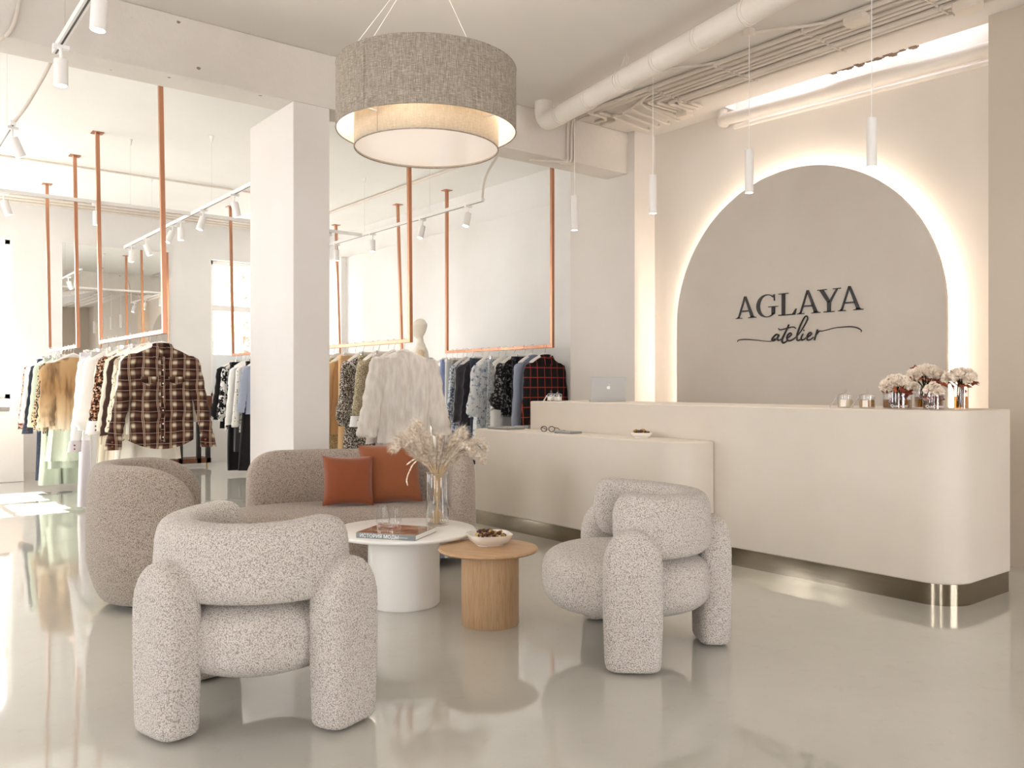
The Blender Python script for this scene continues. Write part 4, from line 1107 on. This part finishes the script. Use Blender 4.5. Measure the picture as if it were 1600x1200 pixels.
garment('skirt', RA, 7.68, 'fab_ivory', 'ivory skirt showing under the brown fur', 'skirt', .96, .17, .27, .03, .018, flare=.03, ruffle=1)
garment('skirt', RA, 8.44, 'fab_cream', 'cream pleated skirt in the middle of the left rail', 'skirt', 1.05, .17, .25, .03, .015, flare=.03)
garment('top', RA-.03, 8.66, 'fab_white', 'sheer white blouse with gathered cuffs on the left rail', 'blouse', .72, .215, .25, .035, .018, .66, rz=.14, puff=.5, seed=18, r0=.07, r1=.065)
garment('trousers', RA-.02, 8.85, 'fab_grey', 'pale grey wide trousers hanging to the floor', 'trousers', 1.45, .19, .2, .03, .012, top=1.56)
garment('top', RA-.02, 9.02, 'fab_white', 'white shirt with long cuffs at the far end of the left rail', 'shirt', .85, .215, .24, .03, .015, .78, rz=.1, seed=19, cuff='fab_lavender')
garment('trousers', RA-.04, 9.20, 'fab_lavender', 'long pale lavender trousers touching the floor', 'trousers', 1.52, .20, .22, .035, .012, top=1.56)
# far left rail
RB = 2.03
garment('top', RB-.03, 10.60, 'fur_fox', 'long haired golden fox fur coat', 'fur coat', .80, .24, .27, .10, .02, .70, rz=.25, seed=22, furn=7000, furl=.06, r0=.10, r1=.10, spread=.06)
garment('skirt', RB, 10.78, 'fab_mint', 'mint green skirt hanging under the fox fur', 'skirt', 1.18, .17, .27, .03, .02, flare=.04, ruffle=1)
garment('top', RB, 10.93, 'fab_black', 'black blouse behind the fox fur coat', 'blouse', .9, .215, .24, .03, .014, .6)
garment('skirt', RB-.01, 11.02, 'fab_mint', 'second mint green skirt behind the fox fur', 'skirt', 1.28, .17, .25, .03, .02, flare=.03)
garment('top', RB-.02, 11.16, 'leopard', 'leopard print blouse on the far left rail', 'blouse', .88, .215, .24, .035, .014, .76, rz=.1, puff=.4)
garment('trousers', RB-.03, 11.28, 'fab_mint', 'long mint green satin trousers', 'trousers', 1.50, .2, .22, .04, .015, top=1.56, flare=.03)
garment('top', RB-.03, 11.42, 'fab_mint', 'mint green blouse beside the leopard blouse', 'blouse', .86, .215, .24, .03, .014, .74, rz=.08)
garment('top', RB-.04, 11.58, 'fab_navy', 'dark navy denim jacket on the far left rail', 'jacket', .80, .22, .24, .035, .012, .72, rz=.12, cuff='fab_denim')
garment('trousers', RB-.04, 11.70, 'fab_denim', 'dark blue jeans at the end of the far left rail', 'trousers', 1.48, .19, .2, .03, .012, top=1.56)
garment('top', RB-.05, 11.84, 'fab_white', 'white blouse next to the navy jacket', 'blouse', .88, .22, .24, .03, .014, .70, rz=.1)
garment('top', RB-.05, 11.98, 'leopard_rust', 'rust patterned blouse, last on the far left rail', 'blouse', .86, .22, .24, .035, .014, .78, rz=.12)
# rail left of the column
RCx = 4.37
garment('top', RCx-.04, 11.86, 'fab_black', 'black balloon sleeve blouse left of the column', 'blouse', .92, .22, .24, .04, .014, .72, puff=.55, rz=.1, r0=.07, r1=.06)
garment('top', RCx-.02, 11.74, 'zebra', 'black and white printed blouse left of the column', 'blouse', .95, .22, .24, .035, .014, .74, puff=.3, rz=.1)
garment('trousers', RCx, 11.64, 'fab_black', 'long black wide trousers left of the column', 'trousers', 1.50, .21, .22, .04, .015, top=1.56, flare=.03)
garment('top', RCx+.0, 11.52, 'fab_white', 'white long sleeve blouse beside the column', 'blouse', .82, .21, .24, .03, .014, .78, rz=.1)
garment('dress', RCx+.0, 11.40, 'fab_charcoal', 'charcoal fringed dress beside the column', 'dress', 1.22, .20, .26, .035, .02, flare=.03)
garment('top', RCx, 11.25, 'check_white', 'white and dark checked shirt next to the column edge', 'shirt', .95, .215, .24, .035, .012, .8, rz=.1)
garment('skirt', RCx, 11.12, 'fab_black', 'long black skirt next to the column edge', 'skirt', 1.46, .18, .27, .03, .02, flare=.04, top=1.56)
garment('top', RCx, 11.0, 'fab_slate', 'slate grey fluffy jumper next to the column', 'jumper', .7, .21, .23, .05, .012, .6)
# fur coat rail
RD = 4.37
garment('top', RD-.01, 7.30, 'fur_white', 'fluffy grey white fur coat at the front of the middle rail', 'fur coat', .90, .25, .275, .095, .018, .76, rz=-.12, seed=31, furn=13000, furl=.045, r0=.105, r1=.105, spread=.16, top=1.575)
garment('top', RD, 7.52, 'fab_blush', 'blush taupe blouse behind the fur coat', 'blouse', .98, .215, .24, .03, .012, .82, rz=.12)
garment('skirt', RD, 7.64, 'fab_blush', 'blush taupe skirt on clips behind the fur coat', 'skirt', .9, .17, .22, .03, .012, flare=.02)
garment('top', RD-.02, 7.80, 'tweed_beige', 'beige tweed jacket with a white shirt cuff', 'jacket', .78, .215, .24, .04, .01, .56, rz=.2, cuff='fab_white', r0=.066, r1=.06)
garment('skirt', RD, 7.96, 'tweed_beige', 'beige tweed skirt clipped beside the tweed jacket', 'skirt', .62, .17, .2, .03, .008)
garment('dress', RD-.03, 8.12, 'boucle_mono', 'black and white boucle dress with frilled sleeves', 'dress', 1.02, .215, .26, .045, .014, .66, rz=.22, ruffle=1, puff=.3, r0=.075, r1=.06, extra=lambda r, L, hs, m: G().grid(lambda u, v: (-.11+.2*u-.12, -.05-.01*math.sin(u*9), L-.09-.12*u+.03*v), 16, 2, False).build('white_trim', 'fab_white', r))
garment('trousers', RD, 8.36, 'fab_camel', 'camel yellow wide trousers on the middle rail', 'trousers', 1.35, .2, .22, .04, .012, top=1.56)
garment('top', RD-.02, 8.50, 'fab_camel', 'camel blouse beside the camel trousers', 'blouse', .85, .215, .24, .03, .012, .8, rz=.1)
garment('top', RD-.02, 8.72, 'tweed_olive', 'olive beige tweed coat nearest the column on the middle rail', 'coat', 1.05, .215, .25, .045, .012, .7, rz=.15, r0=.07, r1=.06)
garment('skirt', RD, 8.88, 'tweed_olive', 'olive tweed skirt clipped beside the column', 'skirt', .7, .17, .2, .03, .008)
# right rail
RF = 6.20
garment('top', RF, 7.30, 'plaid_red', 'black and red plaid shirt at the right end of the right rail', 'shirt', .95, .2, .24, .05, .014, .8, rz=-.1, seed=41, collar=True, r0=.068, r1=.05, spread=.1)
garment('dress', RF-.02, 7.50, 'fab_slate', 'blue grey wrap robe beside the red plaid shirt', 'robe', 1.2, .2, .25, .04, .014, .95, rz=.05, seed=42, r0=.065, r1=.06, collar=True)
garment('trousers', RF, 7.66, 'sequin_black', 'black sequin trousers clipped beside the robe', 'trousers', 1.3, .19, .2, .03, .01, top=1.57)
garment('top', RF-.03, 7.82, 'lace_black', 'black lace blouse with full sleeves', 'blouse', .68, .2, .22, .05, .014, .52, rz=.1, seed=44, puff=.5, r0=.085, r1=.08)
garment('dress', RF-.02, 8.0, 'fab_white', 'white tiered dress with ruffled shoulders', 'dress', 1.15, .2, .26, .045, .018, rz=.1, seed=45, ruffle=1, flare=.03)
garment('skirt', RF, 8.16, 'sequin_silver', 'silver sequin skirt on the right rail', 'skirt', .9, .17, .2, .03, .01)
garment('dress', RF-.03, 8.33, 'toile', 'white and blue toile print dress with ruffles', 'dress', 1.2, .205, .26, .045, .016, .62, rz=.15, seed=47, ruffle=1, puff=.4, r0=.075, r1=.07)
garment('trousers', RF, 8.50, 'fab_denim', 'dark blue jeans clipped on the right rail', 'trousers', 1.3, .19, .2, .03, .01, top=1.57)
garment('top', RF-.03, 8.66, 'velvet_dark', 'dark velvet jacket with blue trim on the right rail', 'jacket', .82, .21, .235, .045, .012, .7, rz=.15, seed=48, r0=.075, r1=.06, collar='floral_blue')
garment('top', RF-.03, 8.80, 'floral_blue', 'blue floral blouse behind the velvet jacket', 'blouse', .9, .205, .24, .03, .012, .66, rz=.1)
garment('skirt', RF, 8.92, 'fab_taupe', 'taupe grey skirt on the right rail', 'skirt', 1.1, .17, .22, .03, .014, flare=.02)
garment('trousers', RF-.02, 9.03, 'fab_silver', 'pale silver trousers near the left end of the right rail', 'trousers', 1.35, .18, .2, .03, .01, top=1.57)
garment('trousers', RF-.03, 9.12, 'fab_blue_grey', 'blue trousers near the left end of the right rail', 'trousers', 1.42, .18, .2, .03, .01, top=1.57)
garment('top', RF-.05, 9.24, 'fab_blue', 'light blue long sleeve top at the left end of the right rail', 'top', .48, .18, .18, .03, .01, .62, rz=-.25, seed=50, r0=.05, r1=.035, spread=-.02, top=1.50)

# ------------------------------------------------------------------ mannequin
mn = thing('mannequin', 'cream cloth mannequin with wooden arms behind the fur coat', 'mannequin', (5.33, 8.56, 0), math.radians(150))
rings = [(.98, 0, .10, .13), (1.05, 0, .12, .165), (1.15, 0, .115, .16), (1.28, .005, .09, .125), (1.38, .01, .10, .135), (1.48, .02, .125, .155), (1.55, .025, .125, .165), (1.62, .01, .105, .175), (1.67, 0, .08, .17),
         (1.70, -.005, .06, .12), (1.72, -.005, .055, .075), (1.75, 0, .05, .055), (1.80, .005, .047, .05), (1.825, .02, .062, .058), (1.85, .03, .085, .066), (1.89, .028, .098, .075), (1.94, .022, .102, .08), (1.985, .012, .095, .075), (2.015, .004, .07, .055), (2.03, 0, .02, .02)]
rings = [r_ if r_[0] < 1.73 else None for r_ in rings]; rings = [r_ for r_ in rings if r_]
rings += [(1.75, 0, .044, .044), (1.79, .004, .040, .042), (1.815, .018, .052, .046), (1.84, .028, .074, .060), (1.875, .028, .090, .072), (1.92, .022, .098, .080), (1.965, .012, .094, .078), (2.0, .004, .066, .056), (2.02, 0, .042, .035), (2.03, 0, .012, .01)]
RC = crom([Vector(r_) for r_ in [(a_, b_, c_) for a_, b_, c_, d_ in rings]], 4); RD_ = crom([Vector((a_, d_, 0)) for a_, b_, c_, d_ in rings], 4)
def fn(u, v):
    i = min(int(round(v*(len(RC)-1))), len(RC)-1); a = 2*PI*u
    return (RC[i][1]+RC[i][2]*math.cos(a), RD_[i][1]*math.sin(a), RC[i][0])
G().grid(fn, 40, len(RC), True, True, True).build('body', 'mannequin_cloth', mn, ang=80)
for s in (-1, 1):
    G().tube(crom([(0, s*.185, 1.655), (.0, s*.20, 1.5), (-.01, s*.215, 1.36), (.03, s*.22, 1.2), (.07, s*.215, 1.08)], 5), [.03]*3+[.036]*8+[.028]*10, 14).build('arm', 'pale_wood', mn)
    G().lathe([(0, -.02), (.045, -.02), (.055, 0), (.045, .02), (0, .02)], n=24, cap0=False, cap1=False).xf(Matrix.Translation((0, s*.165, 1.655)) @ Matrix.Rotation(PI/2, 4, 'X')).build('shoulder_cap', 'mannequin_cloth', mn)
G().tube([(0, 0, .02), (0, 0, 1.0)], .014, 12).build('stand_pole', 'chrome', mn)
G().lathe([(.17, 0), (.17, .012), (.02, .02)], n=40).build('base', 'white_metal', mn)

# ------------------------------------------------------------------ things on the counters
def candle(x, y, label, wax, s=1.0, card=True, rz=0, grp='lidded glass candles on the counter'):
    r = thing('glass_candle', label, 'candle', (x, y, 1.098), rz, grp)
    G().lathe([(0, .002), (.043*s, .002), (.046*s, .006), (.046*s, .072*s), (.044*s, .072*s), (.044*s, .008), (0, .006)], n=36, cap0=False, cap1=False).build('jar', 'clear_glass', r, ang=50)
    G().lathe([(0, .008), (.0425*s, .008), (.0425*s, .052*s), (0, .052*s)], n=32, cap0=False, cap1=False).build('wax', wax, r, ang=50)
    G().lathe([(.047*s, .073*s), (.047*s, .080*s), (.035*s, .087*s), (.012*s, .092*s), (.006*s, .097*s), (.012*s, .107*s), (.008*s, .115*s), (.001, .125*s)], n=32).build('lid', 'clear_glass', r, ang=50)
    if card:
        G().add([(-.047*s, -.030*s, .008), (-.047*s, .004*s, .008), (-.047*s, .004*s, .05*s), (-.047*s, -.030*s, .05*s)], [(3, 2, 1, 0)]).build('label_card', 'label_paper', r, smooth=False)
        G().add([(-.03*s, .05*s, .068*s), (-.01*s, .05*s, .068*s), (-.03*s, .085*s, .002), (-.055*s, .08*s, .002)], [(0, 1, 2, 3)]).build('gauze_ribbon', 'gauze', r, smooth=False)
    return r
candle(4.95, 2.90, 'left of the two lidded candles beside the flowers, pale wax', 'candle_wax')
candle(4.95, 2.755, 'right of the two lidded candles beside the flowers, amber wax', 'candle_wax_dark')
candle(4.93, 5.72, 'left of the two small white candles at the far end of the counter', 'gauze', .78, True)
candle(4.93, 5.63, 'right of the two small white candles at the far end of the counter', 'gauze', .78, True)
lt = thing('laptop', 'silver laptop standing open on the tall counter, seen from behind', 'laptop', (5.23, 5.32, 1.098), math.radians(-38+180+8))
G().box(-.15, .15, -.11, .11, .0, .014).build('keyboard_base', 'aluminium', lt, smooth=False, bevel=.004)
M = Matrix.Translation((0, .11, .012)) @ Matrix.Rotation(-.06-0, 4, 'X')
lt.rotation_euler = (0, 0, math.radians(-38+180)); 
lid = G().box(-.15, .15, 0, .007, 0, .205).xf(Matrix.Translation((0, -.11, .010)) @ Matrix.Rotation(.10, 4, 'X')).build('lid', 'aluminium', lt, smooth=False, bevel=.003)
lid.location = (0, 0, 0)
# make the lid's outer side face the lounge
lt.rotation_euler = (0, 0, math.radians(-38))
g = G(); A = []
for i in range(40):
    a = 2*PI*i/40; rr = .0145*(1+.10*math.cos(2*a))*(1-.12*math.exp(-((a-PI/2)/.35)**2)-.08*math.exp(-((a-3*PI/2)/.3)**2))
    x, z = rr*math.cos(a), rr*1.08*math.sin(a)
    if (x-.016)**2+(z-.003)**2 < .0062**2:
        k2 = .0062/math.hypot(x-.016, z-.003); x, z = .016+(x-.016)*k2, .003+(z-.003)*k2
    A.append((x, z))
M2 = Matrix.Translation((0, -.11, .010)) @ Matrix.Rotation(.10, 4, 'X')
g.add([(x, -.0012, .112+z) for x, z in A], [tuple(range(len(A)))])
g.add([(.001, -.0012, .131), (.004, -.0012, .138), (.009, -.0012, .141), (.006, -.0012, .134)], [(0, 1, 2, 3)])
g.xf(M2).build('logo', 'logo_white', lid, smooth=False)
# sunglasses
sn = thing('sunglasses', 'black rimmed sunglasses lying on the low counter', 'sunglasses', (4.60, 5.38, .85), math.radians(-60))
for s in (-1, 1):
    G().tube([(s*.034+.026*math.cos(a*PI/12), 0, .024+.022*math.sin(a*PI/12)) for a in range(25)], .0035, 6, False).build('rim', 'black_metal', sn)
    G().tube([(s*.062, 0, .034), (s*.064, .07, .03), (s*.06, .13, .012)], .003, 6).build('temple', 'black_metal', sn)
def tray(x, y, w, d, label, rz=0):
    t = thing('jewellery_tray', label, 'tray', (x, y, .85), rz)
    G().box(-w, w, -d, d, 0, .006).box(-w, -w+.006, -d, d, 0, .018).box(w-.006, w, -d, d, 0, .018).box(-w, w, -d, -d+.006, 0, .018).box(-w, w, d-.006, d, 0, .018).build('tray_body', 'aluminium', t, smooth=False, bevel=.001)
    for i in range(5):
        a = G(); a.tube([(-w*.6+w*.3*i+.012*math.cos(q*PI/8), .012*math.sin(q*PI/8), .009) for q in range(17)], .002, 5, False); a.build('ring', 'candy_gold', t)
    return t
tray(4.60, 5.13, .06, .10, 'flat silver jewellery tray beside the sunglasses')
tray(4.62, 5.98, .10, .14, 'wide jewellery tray at the far corner of the low counter')
tray(4.95, 6.02, .12, .10, 'jewellery tray behind the end of the tall counter')
# flowers
fr = random.Random(5)
def carn_mesh(R, seed):
    q = random.Random(seed); g = G()
    for k_ in range(46):
        th = math.acos(1-1.35*q.random()); ph = q.uniform(0, 2*PI)
        d = Vector((math.sin(th)*math.cos(ph), math.sin(th)*math.sin(ph), math.cos(th))); u = d.orthogonal().normalized(); u = Matrix.Rotation(q.uniform(0, 6.28), 3, d) @ u; w = d.cross(u)
        c = d*R*.45; vs = []
        for j in range(7):
            a = (j/6-.5)*2; jag = .9+.2*(j % 2)+q.uniform(-.06, .06)
            vs.append(c+d*R*.62*jag*(1-.15*a*a)+u*R*.42*a+w*R*.10*math.sin(a*5+k_))
        b0 = c*.3-u*R*.1; b1 = c*.3+u*R*.1
        g.add([b0, b1]+vs, [(0, 1, 8, 7, 6, 5, 4, 3, 2)])
    return g
cm = [carn_mesh(.036, i) for i in range(3)]
cmesh = []
for i, g in enumerate(cm):
    me = bpy.data.meshes.new('carnation'); me.from_pydata(g.v, [], g.f); me.materials.append(MT['carnation']); cmesh.append(me)
lf = []
star = []
for i in range(10):
    a = 2*PI*i/10; rr = (1 if i % 2 == 0 else .48); star.append((rr*math.cos(a), rr*math.sin(a)*.8, .12*math.sin(a*2)))
for mt in ('maroon_leaf', 'leaf_rust'):
    me = bpy.data.meshes.new('leaf'); me.from_pydata([(0, 0, 0)]+star, [], [(0, i+1, (i+1) % 10+1) for i in range(10)]); me.materials.append(MT[mt]); lf.append(me)
def bouquet(vx, vy, vr, vh, water, heads, spread, zc_, name, square=False, text=False):
    v = thing('flower_vase', name, 'vase', (vx, vy, 1.098))
    G().lathe([(0, .001), (vr, .001), (vr, vh), (vr-.002, vh), (vr-.002, .006), (0, .005)], n=40, cap0=False, cap1=False).build('glass_body', 'clear_glass', v, ang=50)
    G().lathe([(0, .006), (vr-.004, .006), (vr-.004, water), (0, water)], n=36, cap0=False, cap1=False).build('water', 'amber_water', v, ang=50)
    if text:
        d = math.atan2(-vy, -vx)+.1
        cu_r = vr+.0012
        T = Matrix.Rotation(d, 4, 'Z') @ Matrix.Translation((cu_r, 0, .012)) @ Matrix.Rotation(PI/2, 4, 'Z') @ Matrix.Rotation(PI/2, 4, 'X') @ Matrix.Translation((-.045, 0, 0))
        text_mesh('QuaCvetti', .022, 'print_white', v, T, .0004)
    for i in range(heads):
        a = i*2.4; rr = spread*math.sqrt((i+.3)/heads)
        p = Vector((vx+rr*math.cos(a), vy+rr*math.sin(a), zc_+.045*(1-(rr/spread)**2)-.02))
        o = bpy.data.objects.new('carnation', cmesh[i % 3]); COL.objects.link(o); o.location = p
        o.rotation_euler = (.5*(rr/spread)*math.sin(-a), .5*(rr/spread)*math.cos(a), fr.uniform(0, 6)); o.scale = [fr.uniform(.9, 1.15)]*3
        tag(o, 'cream blush carnation in the '+name.split(' holding')[0], 'flower', 'carnations in the '+name.split(' holding')[0])
        e = Vector((fr.uniform(-1, 1)*vr*.6, fr.uniform(-1, 1)*vr*.6, 1.11))+Vector((vx, vy, 0))-p
        IM = (o.rotation_euler.to_matrix() @ Matrix.Diagonal(o.scale)).inverted()
        top = Vector((vx, vy, 1.098+vh+.01))-p; top = Vector((top.x*.75, top.y*.75, top.z))
        G().tube([IM @ v_ for v_ in (Vector((0, 0, 0)), top, e)], .0034, 5).build('stem', 'dark_stem', o)
    for i in range(5):
        a = i*1.3; o = bpy.data.objects.new('leaf', lf[0]); COL.objects.link(o)
        o.location = (vx+vr*.5*math.cos(a), vy+vr*.5*math.sin(a), 1.098+vh*(.35+.12*i)); o.rotation_euler = (1.2, .3*i, a); o.scale = [vr*.4]*3
        tag(o, 'maroon leaf pressed inside the glass of the '+name.split(' holding')[0], 'leaf', 'leaves inside the '+name.split(' holding')[0])
    for i in range(11):
        a = i*PI*2/11+fr.uniform(-.2, .2); rr = spread*(fr.uniform(.75, 1.2) if i % 5 != 4 else .5)
        o = bpy.data.objects.new('leaf', lf[i % 3 == 0]); COL.objects.link(o)
        o.location = (vx+rr*math.cos(a), vy+rr*math.sin(a), zc_-.035+fr.uniform(-.02, .01)+(.065 if i % 5 == 4 else 0)); o.rotation_euler = (fr.uniform(-.9, .9), fr.uniform(-.9, .9), a); o.scale = [fr.uniform(.03, .045)]*3
        tag(o, 'pointed maroon leaf in the '+name.split(' holding')[0], 'leaf', 'leaves in the '+name.split(' holding')[0])
bouquet(4.99, 2.585, .080, .095, .055, 11, .085, 1.245, 'wide glass vase nearest the candles holding carnations', text=True)
bouquet(5.24, 2.54, .06, .13, .07, 12, .095, 1.31, 'rear glass vase holding the tallest carnations')
bouquet(4.99, 2.37, .055, .085, .05, 3, .035, 1.205, 'small front glass vase holding three carnations', text=True)
bouquet(5.19, 2.30, .040, .13, .075, 9, .08, 1.285, 'slim glass vase at the right end holding carnations')

# ------------------------------------------------------------------ daylight
wd = bpy.data.worlds.new('daylight_sky'); SC.world = wd; wd.use_nodes = True
bg = wd.node_tree.nodes['Background']; bg.inputs[0].default_value = (.985, .98, 1.0, 1); bg.inputs[1].default_value = 9.0
S = bpy.data.lights.new('sun', 'SUN'); S.energy = 45; S.angle = math.radians(.6); S.color = (1, .96, .9)
so = bpy.data.objects.new('sun', S); COL.objects.link(so)
so.rotation_euler = Vector((.05, -1, -.6875)).to_track_quat('-Z', 'Y').to_euler()

# ------------------------------------------------------------------ camera
cam = bpy.data.cameras.new('camera'); co = bpy.data.objects.new('camera', cam); COL.objects.link(co)
cam.sensor_width = 36; cam.lens = 1320/1600*36; cam.shift_y = 2/1600
co.location = (0, 0, HCAM); co.rotation_euler = (PI/2, 0, -YAW); cam.clip_start = .05
SC.camera = co
SC.view_settings.view_transform = 'Standard'; SC.view_settings.look = 'None'
SC.view_settings.exposure = 0.45; SC.view_settings.gamma = 1; SC.view_settings.use_curve_mapping = False
SC.cycles.max_bounces = 10; SC.cycles.diffuse_bounces = 6; SC.cycles.transparent_max_bounces = 16
SC.cycles.sample_clamp_indirect = 8
SC.cycles.use_denoising = True
